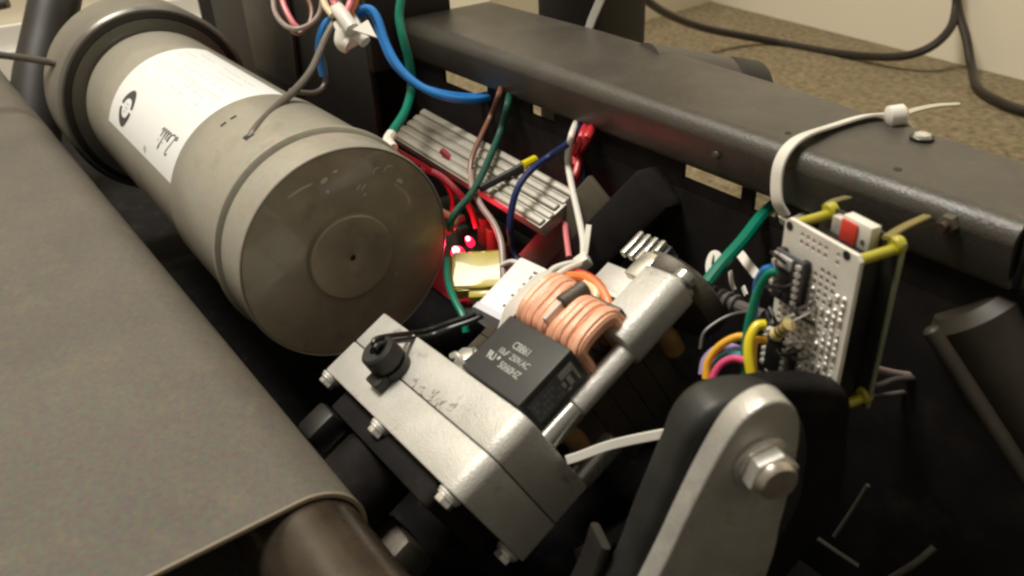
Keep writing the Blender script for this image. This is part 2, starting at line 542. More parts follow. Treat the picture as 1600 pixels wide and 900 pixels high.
# square tube running down from the beam
sq = thing('diagonal_tube', 'black tube slanting down from the cross beam behind the lift motor', 'tube')
a, c = Vector((0.0911, 0.117, 0.1825)), Vector((0.0444, 0.094, 0.117))
d = (c - a).normalized()
mw = basis(a, d, (0.55, -0.45, 0.70))
link('tube', box((-0.012, -0.010, -0.002), (0.012, 0.010, 0.12), 0.004, mw=mw), 'matte_black', sq)
a2, c2 = Vector((0.0601, 0.104, 0.1699)), Vector((0.0274, 0.086, 0.1214))
link('flat_bar', box((-0.010, -0.002, -0.006), (0.010, 0.002, 0.10), 0.001, mw=basis(a2, c2 - a2, (0.5, -0.6, 0.6))), 'olive', sq)

# ================================================================== RUNNING BELT AND ROLLER
RY, RZ, RR = -0.086, 0.1235, 0.0215
yaw = Matrix.Rotation(math.radians(0.9), 4, 'Z')
bt = thing('running_belt', 'wide brownish grey running belt wrapped over the front roller', 'belt', Matrix.Translation((0.12, RY, 0)) @ yaw)


def belt_profile(r):
    pts = [(-0.75, RZ + r - 0.0)]
    pts += [(-0.6 + 0.03 * k, RZ + r) for k in range(20)]
    pts += [(r * math.cos(a), RZ + r * math.sin(a)) for a in [PI / 2 - PI * k / 22 for k in range(23)]]
    pts += [(-0.2, RZ - r), (-0.7, RZ - r)]
    return pts


bm = bmesh.new()
X0, X1 = -0.85, 0.013
po, pi_ = belt_profile(RR), belt_profile(RR - 0.0017)
vo = [[bm.verts.new((x, y, z)) for y, z in po] for x in (X0, -0.5, -0.2, X1)]
vi = [[bm.verts.new((x, y, z)) for y, z in pi_] for x in (X0, X1)]
for a_, b_ in zip(vo, vo[1:]):
    for i in range(len(po) - 1):
        bm.faces.new((a_[i], a_[i + 1], b_[i + 1], b_[i]))
for i in range(len(po) - 1):
    bm.faces.new((vi[0][i], vi[0][i + 1], vi[1][i + 1], vi[1][i]))
link('belt', bm, 'belt', bt)
bm = tube([(X1 + 0.0003, y, z) for y, z in belt_profile(RR - 0.0008)], 0, flat=(0.0012, 0.0019), sm=False, up=(0, 0, 1))
link('edge', bm, 'belt_edge', bt)

ro = thing('front_roller', 'worn brown metallic roller end sticking out of the running belt', 'roller', Matrix.Translation((0.12, RY, RZ)) @ yaw)
link('drum', cyl((-0.8, 0, 0), (0.075, 0, 0), RR - 0.0022, 48, 0.0015), 'roller', ro)
link('collar', lathe([(0.0755, 0.0145), (0.083, 0.0145), (0.0835, 0.008)], (0, 0, 0), (1, 0, 0), 32), 'frame_dark', ro)
link('axle', cyl((0.0837, 0, 0), (0.16, 0, 0), 0.0075, 20), 'roller', ro)
# deck block under the belt
dk = thing('deck_block', 'dark block below the near edge of the running belt', 'block')
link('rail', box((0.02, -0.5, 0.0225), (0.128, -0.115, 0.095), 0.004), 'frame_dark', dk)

# ================================================================== DRIVE MOTOR
mo = thing('drive_motor', 'big grey cylindrical drive motor with a white paper label', 'motor', Matrix.Translation((0, 0, 0)))
MA, MX = (-0.312, 0, 0.15), (1, 0, 0)
link('housing', lathe([(0, 0.03), (0, 0.0515), (0.002, 0.0535), (0.2068, 0.0535)], MA, MX, 96), 'motor', mo)
link('sleeve', lathe([(0.2070, 0.0535), (0.2074, 0.0546), (0.2084, 0.055), (0.2792, 0.055), (0.2800, 0.0556), (0.2812, 0.0566),
                      (0.2830, 0.0570), (0.2848, 0.0566), (0.2858, 0.0552), (0.2864, 0.0534), (0.2880, 0.0534), (0.2886, 0.0548), (0.310, 0.0548), (0.3114, 0.0545), (0.3118, 0.0540),
                      (0.3104, 0.0536), (0.3104, 0.0)], MA, MX, 128), 'motor', mo)
face = link('end_face', lathe([(0.3112, 0.0), (0.3112, 0.0235), (0.3112, 0.0532), (0.3108, 0.0535)], MA, MX, 96), 'motor_face', mo)
link('hub', lathe([(0.311, 0.0222), (0.3142, 0.0218), (0.3148, 0.021), (0.3148, 0.0023), (0.3145, 0.0016), (0.312, 0.0012), (0.312, 0)], MA, MX, 64), 'motor_face', face)
link('hub_hole', lathe([(0.3149, 0.0011), (0.3149, 0)], MA, MX, 16, cap=False), 'black', face)
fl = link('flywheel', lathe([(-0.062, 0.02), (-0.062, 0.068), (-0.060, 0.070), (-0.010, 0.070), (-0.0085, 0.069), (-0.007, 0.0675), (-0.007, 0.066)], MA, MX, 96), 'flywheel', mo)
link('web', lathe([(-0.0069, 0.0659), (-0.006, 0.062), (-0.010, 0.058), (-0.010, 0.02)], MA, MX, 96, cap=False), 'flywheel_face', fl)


def cylpt(x, phi, r):
    return Vector((x, r * math.cos(phi), 0.15 + r * math.sin(phi)))


LX0, LX1, LP0, LP1 = -0.2435, -0.1055, math.radians(67), math.radians(161)
bm = bmesh.new()
gr = [[bm.verts.new(cylpt(LX0 + (LX1 - LX0) * i / 4, LP0 + (LP1 - LP0) * j / 40, 0.05375)) for j in range(41)] for i in range(5)]
for i in range(4):
    for j in range(40):
        bm.faces.new((gr[i][j], gr[i][j + 1], gr[i + 1][j + 1], gr[i + 1][j]))
lab = link('label', bm, 'paper', mo)
lab['label'] = 'white paper label with black emblem and upside down script'


def wrap(bm, x0, phi0, r=0.0539, sx=-1, sy=1):
    """text lying in 2-D (u, v) wrapped on the motor: u runs along -x, v along rising phi"""
    for v in bm.verts:
        u, w, t = v.co
        v.co = cylpt(x0 + sx * u, phi0 + sy * w / 0.0538, r + t * 0.5)
    return bm


SCR = [[(.50, .90), (.62, 1.0), (.76, .98), (.70, .78), (.46, .42), (.30, .10), (.10, .0), (.05, .12), (.20, .15), (.50, .0), (.80, .08), (1.05, .27), (1.10, .42), (.98, .42), (.92, .2), (1.02, .02),
        (1.2, .12), (1.38, .44), (1.29, .12), (1.36, .0), (1.5, .12), (1.80, .80), (1.86, .98), (1.75, .88), (1.62, .15), (1.70, 0), (1.85, .12), (2.03, .44), (1.94, .12), (2.02, 0), (2.2, .15)],
       [(1.45, .60), (1.50, .66)], [(2.10, .60), (2.15, .66)]]
lb = None
for st in SCR:
    lb = tube([(x * 0.0122, y * 0.0122 + x * 0.0004, 0) for x, y in st], 0, flat=(0.00085, 0.0001), up=(0, 0, 1), n=5, bm=lb)
link('lettering', wrap(lb, -0.1170, math.radians(136.0)), 'ink', lab)
link('lettering', wrap(text_bm('®', 0.006, align='CENTER'), -0.160, math.radians(154)), 'ink_pale', lab)


def emblem_ring(u0, v0, half):
    b = bmesh.new()
    N = 24
    for s in range(N):
        a0, a1 = half + PI * s / N * 0.92 + 0.12, half + PI * (s + 1) / N * 0.92 + 0.12
        q = []
        for a in (a0, a1):
            k = max(abs(math.cos(a)), abs(math.sin(a)))
            ro_ = 0.0088 * (1 + 0.14 * abs(math.cos(a)) ** 6)
            ri_ = 0.0063 * (1 - 0.10 * abs(math.cos(a)) ** 4)
            q.append(((ro_ * math.sin(a) * 1.35, ro_ * math.cos(a) * 1.2), (ri_ * math.sin(a) * 1.25, ri_ * math.cos(a) * 1.1)))
        vs = [b.verts.new((x, y, 0)) for x, y in (q[0][0], q[0][1], q[1][1], q[1][0])]
        b.faces.new(vs)
    return wrap(b, u0, v0, 0.05395)


for h in (PI * 0.5, PI * 1.5):
    link('emblem', emblem_ring(-0.2135, math.radians(144), h), 'ink', lab)
b = bmesh.new()
for dx, dy, w, h in ((-0.002, -0.003, 0.005, 0.0012), (-0.003, -0.0005, 0.006, 0.0012), (-0.001, 0.002, 0.004, 0.0012)):
    b.faces.new([b.verts.new(c) for c in ((dx, dy, 0), (dx + w, dy, 0), (dx + w, dy + h, 0), (dx, dy + h, 0))])
link('emblem_core', wrap(b, -0.2135, math.radians(144), 0.05392), 'ink_pale', lab)
# pale unreadable print of the data table: rows of short dashes
b = bmesh.new()
rnd = random.Random(3)
for row, phi in enumerate((78, 84, 90, 96, 102, 108, 114)):
    x = -0.118 - (0.01 if row % 3 == 0 else 0)
    while x > -0.232:
        w = rnd.uniform(0.002, 0.008)
        if rnd.random() < 0.62:
            h = 0.0008
            q0, q1 = math.radians(phi), math.radians(phi) + h / 0.0538
            b.faces.new([b.verts.new(cylpt(xx, pp, 0.0539)) for xx, pp in ((x, q0), (x - w, q0), (x - w, q1), (x, q1))])
        x -= w + 0.0015
for phi in (119, 104.5):
    q0, q1 = math.radians(phi), math.radians(phi + 0.35)
    b.faces.new([b.verts.new(cylpt(xx, pp, 0.0539)) for xx, pp in ((-0.12, q0), (-0.236, q0), (-0.236, q1), (-0.12, q1))])
link('table_print', b, 'ink_pale', lab)


def slot(x, phi, w, h, name='slot'):
    n = Vector((0, math.cos(phi), math.sin(phi)))
    p = cylpt(x, phi, 0.0549)
    mw = basis(p, n, (1, 0, 0))
    return link(name, box((-w / 2, -h / 2, -0.001), (w / 2, h / 2, 0.0004), mw=mw), 'black', mo)


slot(-0.084, math.radians(108), 0.0034, 0.0015)
slot(-0.084, math.radians(114.5), 0.0034, 0.0015)
slot(-0.0545, math.radians(111.7), 0.005, 0.0045, 'cable_hole')

rnd = random.Random(17)
M['chip'] = mat('chipped_paint', (0.62, 0.58, 0.48), 0.35, 0.5)  # pale flakes imitating reflections on the motor end face
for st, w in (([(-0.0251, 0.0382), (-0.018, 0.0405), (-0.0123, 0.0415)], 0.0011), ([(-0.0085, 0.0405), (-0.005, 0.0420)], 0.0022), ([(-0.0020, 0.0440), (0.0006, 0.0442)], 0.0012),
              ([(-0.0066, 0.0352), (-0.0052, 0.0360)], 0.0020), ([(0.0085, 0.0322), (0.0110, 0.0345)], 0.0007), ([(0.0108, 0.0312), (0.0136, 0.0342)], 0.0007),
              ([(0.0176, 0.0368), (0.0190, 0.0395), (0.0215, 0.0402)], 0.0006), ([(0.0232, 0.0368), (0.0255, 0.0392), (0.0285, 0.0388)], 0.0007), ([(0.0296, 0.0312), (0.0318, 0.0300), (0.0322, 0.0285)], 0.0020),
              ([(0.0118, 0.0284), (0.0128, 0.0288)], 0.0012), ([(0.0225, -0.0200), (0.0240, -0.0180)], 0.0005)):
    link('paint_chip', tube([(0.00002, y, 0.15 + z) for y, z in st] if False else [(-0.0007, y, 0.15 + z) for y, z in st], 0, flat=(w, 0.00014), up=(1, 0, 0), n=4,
                            taper=lambda t: 0.35 + 0.65 * math.sin(PI * min(1, max(0, 0.1 + 0.8 * t)))), 'chip', face)  # 'chip' here is the painted reflection colour

# ================================================================== LIFT MOTOR
LMW = Matrix(((0.9888, -0.0292, -0.1463, 0.0386), (-0.0418, 0.8872, -0.4595, -0.0048), (0.1432, 0.4605, 0.8760, 0.1389), (0, 0, 0, 1)))
XZ = Matrix(((1, 0, 0, 0), (0, 0, -1, 0), (0, 1, 0, 0), (0, 0, 0, 1)))      # (u, v, w) -> (x, z, -y)
lm = thing('lift_motor', 'silver lift motor gearbox with copper windings and aluminium posts', 'motor', LMW)


def rrect(x0, x1, z0, z1, rs, n=6):
    """rounded rectangle outline, rs = radii at (x1,z1), (x0,z1), (x0,z0), (x1,z0)"""
    out = []
    for (cx, cz, sx, sz, a0), r in zip(((x1, z1, -1, -1, 0), (x0, z1, 1, -1, PI / 2), (x0, z0, 1, 1, PI), (x1, z0, -1, 1, 1.5 * PI)), rs):
        for k in range(n + 1):
            a = a0 + PI / 2 * k / n
            out.append((cx + sx * r + r * math.cos(a), cz + sz * r + r * math.sin(a)))
    return out


gb = rrect(0, 0.1195, -0.0485, 0, (0.0065, 0.002, 0.003, 0.003))
link('gearbox_half', prism(gb, 0.0184, 0.0362, XZ, 0.0008), 'cast', lm)
gb2 = rrect(0.0002, 0.1193, -0.0483, -0.0002, (0.0065, 0.002, 0.003, 0.003))
link('gearbox_half', prism(gb2, 0.0, 0.0180, XZ, 0.0008), 'cast', lm)
link('gasket', prism(rrect(0.0008, 0.1187, -0.0477, -0.0008, (0.006, 0.002, 0.003, 0.003)), 0.0179, 0.0185, XZ), 'black', lm)
for x, z, l in ((0.0035, -0.004, 0.006), (0.056, -0.0045, 0.006), (0.111, -0.006, 0.006), (0.114, -0.043, 0.006)):
    link('boss', cyl((x, -0.0363, z), (x, -0.0379, z), 0.0048, 20, 0.0004), 'cast', lm)
    bolt((x, -0.0380, z), (0, -1, 0), 0.0036, 0.0034, lm)
# recessed front flange and output tube below the gearbox
link('flange', prism(rrect(0.014, 0.104, -0.046, -0.006, (0.004,) * 4), 0.0363, 0.046, XZ, 0.001), 'matte_black', lm)
link('output_tube', cyl((0.045, -0.0462, -0.026), (0.045, -0.115, -0.026), 0.0165, 32, 0.001), 'matte_black', lm)
link('clamp', box((0.0135, -0.062, -0.014), (0.0285, -0.0465, -0.0015), 0.0025), 'black', lm)
link('bracket', box((0.022, -0.070, -0.052), (0.036, -0.0465, -0.018), 0.003), 'cast', lm)
link('bracket', box((0.048, -0.082, -0.060), (0.074, -0.060, -0.040), 0.004), 'lamin', lm)
# stamped, worn marks on the top face
b = bmesh.new()
rnd = random.Random(12)
for k, x in enumerate((0.0585, 0.0655, 0.0725, 0.079, 0.087)):
    for s in range(4):
        a = rnd.uniform(0, PI)
        L, w = rnd.uniform(0.002, 0.0042), 0.0009
        c = Vector((x + rnd.uniform(-0.002, 0.002), -0.0165 + 0.0006 * k + rnd.uniform(-0.0026, 0.0026), 0.00015))
        d = Vector((math.cos(a), math.sin(a), 0))
        n = Vector((-d.y, d.x, 0)) * w / 2
        b.faces.new([b.verts.new(c + d * i * L / 2 + n * j) for i, j in ((-1, -1), (1, -1), (1, 1), (-1, 1))])
for v in b.verts:
    v.co.x -= 0.001
    if v.co.y < -0.0178:
        v.co.y = -0.0178
M['stamp'] = mat('worn_stamp', (0.50, 0.48, 0.44), 0.6, 0.2, 0.3, 400)
link('stamped_mark', b, 'stamp', lm, smooth=False)
# cable grommet with collar
gx, gy = 0.0405, -0.0165
gm = link('grommet', lathe([(0.0, 0.0078), (0.0035, 0.0078), (0.0040, 0.0062), (0.0052, 0.0062), (0.0056, 0.0080), (0.0125, 0.0076), (0.0135, 0.0066),
                            (0.0135, 0.0030), (0.0095, 0.0026), (0.0095, 0)], (gx, gy, 0.0002), (0, 0, 1), 36), 'rubber', lm)
link('grommet_foot', box((gx - 0.0035, gy - 0.0115, 0.0003), (gx + 0.0065, gy - 0.005, 0.0052), 0.001), 'rubber', gm)
# posts
link('post', cyl((0.1125, 0.0002, -0.0205), (0.1125, 0.0165, -0.0205), 0.0048, 28, 0.0004), 'alu', lm)
link('post', cyl((0.1125, 0.0168, -0.0205), (0.1125, 0.080, -0.0205), 0.0046, 28, 0.0004), 'cast', lm)
link('post', cyl((0.1085, 0.0002, -0.052), (0.1085, 0.0225, -0.052), 0.0052, 28, 0.0012), 'alu', lm)
# stator laminations: a pack of plates
for k in range(5):
    y0 = 0.0135 + k * 0.0095
    link('lamination', box((0.030, y0, -0.070), (0.1065, y0 + 0.0092, -0.0262), 0.0004), 'lamin', lm)
link('lamination_strip', box((0.1045, 0.0137, -0.0262), (0.1072, 0.0605, -0.0252), 0.0002), 'alu', lm)
link('insulator', tube([(0.1035, 0.0075, -0.0275), (0.106, 0.0095, -0.033), (0.1065, 0.0105, -0.040), (0.1055, 0.0085, -0.046)], 0.0042, 14), 'fibre', lm)
link('insulator', tube([(0.1035, 0.0625, -0.030), (0.107, 0.065, -0.036), (0.107, 0.065, -0.045)], 0.0045, 14), 'fibre', lm)
# copper coils: bundles of strands bent down at both ends
for cx, n, y0, y1, zt in ((0.0808, 6, 0.0310, 0.0535, 0.000), (0.1015, 7, 0.0300, 0.0510, -0.002)):
    coil = None
    for layer in range(3):
        for i in range(n):
            x = cx + (i - (n - 1) / 2) * 0.0027 + rnd.uniform(-0.0014, 0.0014)
            z = zt + 0.0008 - layer * 0.0019 + rnd.uniform(-0.0011, 0.0008) - 0.0022 * ((i - (n - 1) / 2) / (n / 2)) ** 2
            e = rnd.uniform(-0.001, 0.001) - 0.0015 * layer
            pts = [(x, y0 - e, z - 0.020), (x, y0 - e - 0.0005, z - 0.006), (x + rnd.uniform(-0.0005, 0.0005), y0 + 0.0025, z - 0.0004),
                   (x + rnd.uniform(-0.0006, 0.0006), (y0 + y1) / 2, z + 0.0006), (x, y1 - 0.0025, z - 0.0004), (x, y1 + e + 0.0005, z - 0.006), (x, y1 + e, z - 0.020)]
            coil = tube(pts, 0.0021, 8, 4, coil)
    link('winding', coil, 'copper', lm)
link('bobbin', box((0.0886, 0.0335, -0.020), (0.0912, 0.0520, 0.0012), 0.0006), 'bobbin', lm)
link('bobbin', box((0.0724, 0.0525, -0.024), (0.1105, 0.0545, -0.0060), 0.0006), 'lamin', lm)
link('spool_sleeve', cyl((0.0900, 0.0425, -0.0005), (0.0905, 0.0545, -0.003), 0.0036, 24, 0.0006), 'lamin', lm)
# end bracket with round edge, and sheet plates behind it
bk = rrect(0.0985, 0.1175, -0.028, -0.0105, (0.006, 0.0008, 0.002, 0.006))
link('end_bracket', prism(bk, -0.078, -0.0455, XZ, 0.0008), 'cast', lm)
link('end_disc', lathe([(0, 0.020), (0.004, 0.022), (0.008, 0.022), (0.011, 0.017), (0.011, 0)], (0.098, 0.0785, -0.0345), (0, 1, 0), 40), 'lamin', lm)
link('lug', cyl((0.1135, 0.0783, -0.0165), (0.1135, 0.0835, -0.0165), 0.0045, 20, 0.001), 'alu', lm)
link('plate', box((0.0725, 0.060, -0.0225), (0.0975, 0.0625, -0.0125), 0.0004), 'cast', lm)
link('plate', box((0.070, 0.0632, -0.0210), (0.0920, 0.0770, -0.0190), 0.0004), 'cast', lm)
link('plate', box((0.0895, 0.0720, -0.0165), (0.0980, 0.0850, -0.0125), 0.0006), 'alu', lm)
for k in range(4):
    x = 0.0795 + k * 0.0042
    link('contact_finger', box((x, 0.0795, -0.0150 - 0.0004 * k), (x + 0.0026, 0.0925, -0.0118 - 0.0004 * k), 0.0006), 'alu', lm)
link('contact_block', box((0.0775, 0.0855, -0.023), (0.0965, 0.0930, -0.0160), 0.0008), 'black', lm)
bolt((0.0665, 0.0045, -0.0045), (0, 0.2, 1), 0.0045, 0.004, lm)
link('clip', box((0.060, 0.0015, -0.0095), (0.0712, 0.0115, -0.0060), 0.0008), 'alu', lm)
link('spring_clip', tube([(0.0615, 0.002, -0.001), (0.066, 0.003, 0.001), (0.0705, 0.002, -0.002), (0.071, 0.0005, -0.006)], 0.0013, 8), 'zinc', lm)
link('filler_tube', cyl((0.058, 0.003, -0.030), (0.060, 0.045, -0.022), 0.0095, 24, 0.001), 'black', lm)

# ------------------------------------------------------------------ capacitor on top of the lift motor
cp = thing('capacitor', 'black plastic box capacitor with grey print beside the copper windings', 'capacitor', LMW)
link('case', box((0.0722, 0.0006, -0.0148), (0.1126, 0.0287, 0.0004), 0.0007, 3), 'cap', cp)
for t, x, y, s in (('CBB61', 0.0925, 0.01765, 0.0044), ('10uF  250V.AC', 0.0925, 0.01330, 0.0037), ('50/60HZ', 0.0955, 0.00840, 0.0042)):
    b = text_bm(t, s, thick=0.00002, depth=0.00005, align='CENTER', spacing=0.88)
    b.transform(Matrix.Translation((x, y, 0.0005)))
    link('print', b, 'cap_ink', cp, smooth=False)
b = text_bm('RU', 0.0045, shear=-0.3, thick=0.00012, depth=0.00005, spacing=0.75)
lathe([(0, 0.0009), (0.0001, 0.0009)], (0.0040, 0.0022, -0.00005), (0, 0, 1), 16, b)
b.transform(Matrix.Translation((0.0822, 0.0093, 0.0005)))
link('print', b, 'cap_ink', cp, smooth=False)
sl = link('side_label', box((0.11265, 0.0030, -0.0128), (0.1128, 0.0262, -0.0028)), 'cap_label', cp, smooth=False)
b = None
for y0, y1, z0, z1 in ((0.0185, 0.0255, -0.0062, -0.0034), (0.0245, 0.0255, -0.0120, -0.0064), (0.0205, 0.0225, -0.0112, -0.0068), (0.0178, 0.0192, -0.0098, -0.0072), (0.0186, 0.0204, -0.0124, -0.0114)):
    b = box((0.1128, y0, z0), (0.11293, y1, z1), bm=b)
link('print_block', b, 'cap_label2', sl, smooth=False)
b = None
for i in range(7):
    for j in range(3):
        if (i * 3 + j) % 4:
            b = box((0.1128, 0.0042 + i * 0.0019, -0.0115 + j * 0.0026), (0.11289, 0.0042 + i * 0.0019 + 0.0012, -0.0115 + j * 0.0026 + 0.0016), bm=b)
link('print_rows', b, mat('faded_print', (0.17, 0.175, 0.18), 0.5), sl, smooth=False)


def LW(p):
    return tuple(LMW @ Vector(p))


# ------------------------------------------------------------------ wires at the lift motor
for dx, dd, lb in ((-0.0012, 0.0, 'black lead nearer the label sleeve leaving the grommet'), (0.0014, 0.0016, 'black lead on the outer side leaving the grommet')):
    wire('lead_wire', 'w_wblack', 0.0012, [LW((gx + dx * 0.6, gy, 0.011)), LW((gx + dx + 0.001, gy + 0.003, 0.0165)), (0.0664, -0, 0.1402), (0.0721, 0.0115, 0.1432),
         (0.0759, 0.0235, 0.1455), (0.0736, 0.0398, 0.1486)] if dd == 0 else [LW((gx + dx, gy - 0.001, 0.011)), LW((gx + dx + 0.002, gy + 0.002, 0.0160)), (0.0709, -0.0014, 0.1404), (0.0761, 0.0092, 0.1433),
         (0.0802, 0.022, 0.1459), (0.0776, 0.0377, 0.1489)], lb, 'wire')

sv = thing('label_sleeve', 'white printed label sleeve wrapped round leads beside the capacitor', 'sleeve')
a, c = Vector((0.084, 0.0249, 0.1473)), Vector((0.0772, 0.0539, 0.1572))
up = Vector((0.25, -0.60, 0.76))
mw = basis(a, c - a, up)
L = (c - a).length
link('sleeve', prism(rrect(-0.0088, 0.0088, -0.003, 0.003, (0.0028,) * 4), 0, L, mw, 0.0004), 'paper', sv)
link('band', prism(rrect(-0.0093, 0.0093, -0.0034, 0.0034, (0.003,) * 4), -0.0022, 0.0012, mw), mat('sleeve_band', (0.55, 0.56, 0.62), 0.4), sv)
for i, (u, w_, h_) in enumerate(((0.0045, 0.0014, 0.0036), (0.0075, 0.0022, 0.0028), (0.0110, 0.0012, 0.0040), (0.0145, 0.0020, 0.0030), (0.0185, 0.0014, 0.0034), (0.0225, 0.0022, 0.0030), (0.0262, 0.0012, 0.0034))):
    link('print', box((-0.0065, 0.0030, u), (-0.0065 + h_, 0.00315, u + w_), mw=mw), 'ink', sv, smooth=False)


def blade(pts, w, label, m='tie', flat=0.0012, group=None):
    b = tube(pts, 0, flat=(w, flat), up=(0.62, -0.5, 0.6), n=6, taper=lambda t: max(0.08, min(1.0, 4 * t) * min(1.0, 3 * (1 - t))))
    return tag(link('plastic_strip', b, m), label, 'strip')


blade([(0.1034, 0.015, 0.1541), (0.1021, 0.0243, 0.1608), (0.0984, 0.04, 0.1653), (0.0948, 0.051, 0.1652)], 0.0056, 'pointed white plastic strip lying along the label sleeve edge')
blade([(0.1061, 0.0228, 0.1578), (0.1045, 0.0294, 0.1623), (0.1012, 0.0419, 0.1652), (0.0979, 0.0534, 0.1651)], 0.0052, 'white plastic strip between the pointed strip and copper winding')
wire('orange_lead', 'w_orange', 0.0022, [(0.0991, 0.0497, 0.1619), (0.1071, 0.0504, 0.1671), (0.117, 0.0513, 0.1699), (0.1285, 0.0497, 0.1681), (0.1366, 0.045, 0.1641), (0.1396, 0.0398, 0.1589)],
     'orange lead curving over the copper winding')
wire('red_lead', 'w_wred', 0.0017, [(0.0968, 0.0543, 0.1617), (0.1058, 0.0557, 0.1661), (0.1179, 0.0546, 0.1679), (0.1286, 0.0514, 0.1657), (0.1355, 0.0477, 0.1624)], 'thin red lead just behind the orange lead')
wire('white_lead', 'w_cream', 0.0019, [(0.1168, 0.0498, 0.1686), (0.1243, 0.0484, 0.1687), (0.1269, 0.0462, 0.1669), (0.1273, 0.0426, 0.165), (0.1262, 0.0386, 0.1607)], 'short cream lead hooking between the copper windings')

# white cable coming down to a tie over the windings
wire('white_cable', 'white', 0.00165, [(0.027, 0.1195, 0.1955), (0.0369, 0.108, 0.1934), (0.0319, 0.11, 0.1796), (0.0452, 0.1015, 0.1725), (0.061, 0.0924, 0.1654), (0.0774, 0.0817, 0.1617), (0.0888, 0.0725, 0.1587)],
     'white cable hanging from the cross beam to the tie head', 'cable')
wire('white_cable', 'white', 0.0015, [(0.1017, 0.0594, 0.1676), (0.1029, 0.0494, 0.1681), (0.105, 0.0383, 0.1664), (0.1071, 0.03, 0.1633), (0.1075, 0.0257, 0.1586)],
     'white lead lying over the left copper winding', 'cable')
wire('white_cable', 'white', 0.0017, [(0.089, 0.0708, 0.1588), (0.0875, 0.0632, 0.1595), (0.0865, 0.0568, 0.1588), (0.089, 0.0505, 0.1571), (0.0921, 0.0456, 0.1559)],
     'white cable bending from the tie head towards the label sleeve', 'cable')
t = thing('cable_tie', 'white cable tie with upright tail over the copper windings', 'cable tie')
mw = basis((0.0892, 0.0718, 0.1585), (-0.2, -0.55, 0.8), (0.3, 0.4, 0.8))
link('head', box((-0.0034, -0.0034, -0.0025), (0.0034, 0.0034, 0.0030), 0.0008, mw=mw), 'tie', t)
link('tail', tube([(0.089, 0.0727, 0.1607), (0.0846, 0.0779, 0.1658), (0.0798, 0.0831, 0.1697)], 0, flat=(0.0026, 0.0011), up=(0.62, -0.5, 0.6)), 'tie', t)

# ================================================================== CONTROL BOARD, HEAT SINK, LEDS
hs = thing('heat_sink', 'long finned aluminium heat sink under the cross beam', 'heat sink')
hT, hB, hR = Vector((-0.1009, 0.104, 0.1756)), Vector((-0.0822, 0.08, 0.163)), Vector((0.0466, 0.104, 0.1694))
hx = (hR - hT)
hl = hx.length
hx.normalize()
hv = (hB - hT)
hv = hv - hx * hv.dot(hx)
hw = hv.length
hv.normalize()
hn = hx.cross(hv)
if hn.z < 0:
    hn = -hn
HM = Matrix(((hx.x, hv.x, hn.x, hT.x), (hx.y, hv.y, hn.y, hT.y), (hx.z, hv.z, hn.z, hT.z), (0, 0, 0, 1)))
link('base', box((0, 0, -0.0085), (hl, hw, -0.0016), 0.0003, mw=HM), 'sink', hs)
FP = hw / 5
for k in range(5):
    v0 = k * FP
    link('fin', box((-0.0014 * (k % 2), v0, -0.0058), (hl - 0.0008 * (k % 3), v0 + FP * 0.86, -0.0008 * (k % 2)), 0.0012, 3, mw=HM), 'sink', hs)

cb = thing('control_board', 'dark motor control circuit board in shadow behind the drive motor', 'circuit board')
link('board', box((-0.10, 0.045, 0.112), (0.075, 0.119, 0.1135), 0.0003), 'pcb', cb)
rnd = random.Random(5)
spots = []
for k in range(26):
    for _ in range(40):
        x, y = rnd.uniform(-0.05, 0.07), rnd.uniform(0.052, 0.098)
        if all((x - a) ** 2 + (y - b_) ** 2 > 0.011 ** 2 for a, b_ in spots) and not (-0.035 < x < 0.03 and y < 0.086):
            spots.append((x, y))
            break
for k, (x, y) in enumerate(spots):
    h = rnd.uniform(0.006, 0.018)
    if k % 3 == 0:
        o = link('can_capacitor', lathe([(0, 0.0042), (h, 0.0042), (h + 0.0006, 0.0036), (h + 0.0006, 0)], (x, y, 0.1136), (0, 0, 1), 20), 'black' if k % 2 else 'w_brown', cb)
    elif k % 3 == 1:
        o = link('chip', box((x - 0.004, y - 0.003, 0.1136), (x + 0.004, y + 0.003, 0.1136 + h * 0.5), 0.0004), 'black', cb)
    else:
        o = link('component', box((x - 0.0022, y - 0.0035, 0.1136), (x + 0.0022, y + 0.0035, 0.1136 + h * 0.7), 0.0006), rnd.choice(['w_brown', 'w_mauve', 'w_dkgreen', 'zinc']), cb)
led_p = Vector((-0.0076, 0.0635, 0.128))
led_q = Vector((-0.0181, 0.0781, 0.126))
for p, r, nm in ((led_p, 0.0022, 'indicator_light'), (led_q, 0.0014, 'indicator_light')):
    o = thing(nm, 'larger glowing red indicator light behind the motor' if r > 0.002 else 'smaller glowing red indicator light above the larger one', 'indicator')
    link('lens', lathe([(-0.003, r), (0.0, r), (r * 0.7, r * 0.75), (r, 0)], p, (0.3, -0.5, 0.8), 20), 'led_core', o)
    link('body', lathe([(-0.0060, r * 1.7), (-0.003, r * 1.7), (-0.0012, r * 1.4), (-0.0006, r * 1.02)], p, (0.3, -0.5, 0.8), 20), 'led', o)  # glowing collar added to imitate bloom round the light
    ld = bpy.data.lights.new('indicator_glow', 'POINT')
    ld.energy = 0.034 if r > 0.002 else 0.012
    ld.color = (1.0, 0.02, 0.06)
    ld.shadow_soft_size = 0.002
    lo = bpy.data.objects.new('indicator_glow', ld)
    COL.objects.link(lo)
    lo.location = p + Vector((0.3, -0.5, 0.8)) * 0.006
    link('lead', cyl(p - Vector((0.002, -0.003, 0.005)), (p.x - 0.003, p.y + 0.004, 0.1136), 0.0005, 6), 'zinc', o)

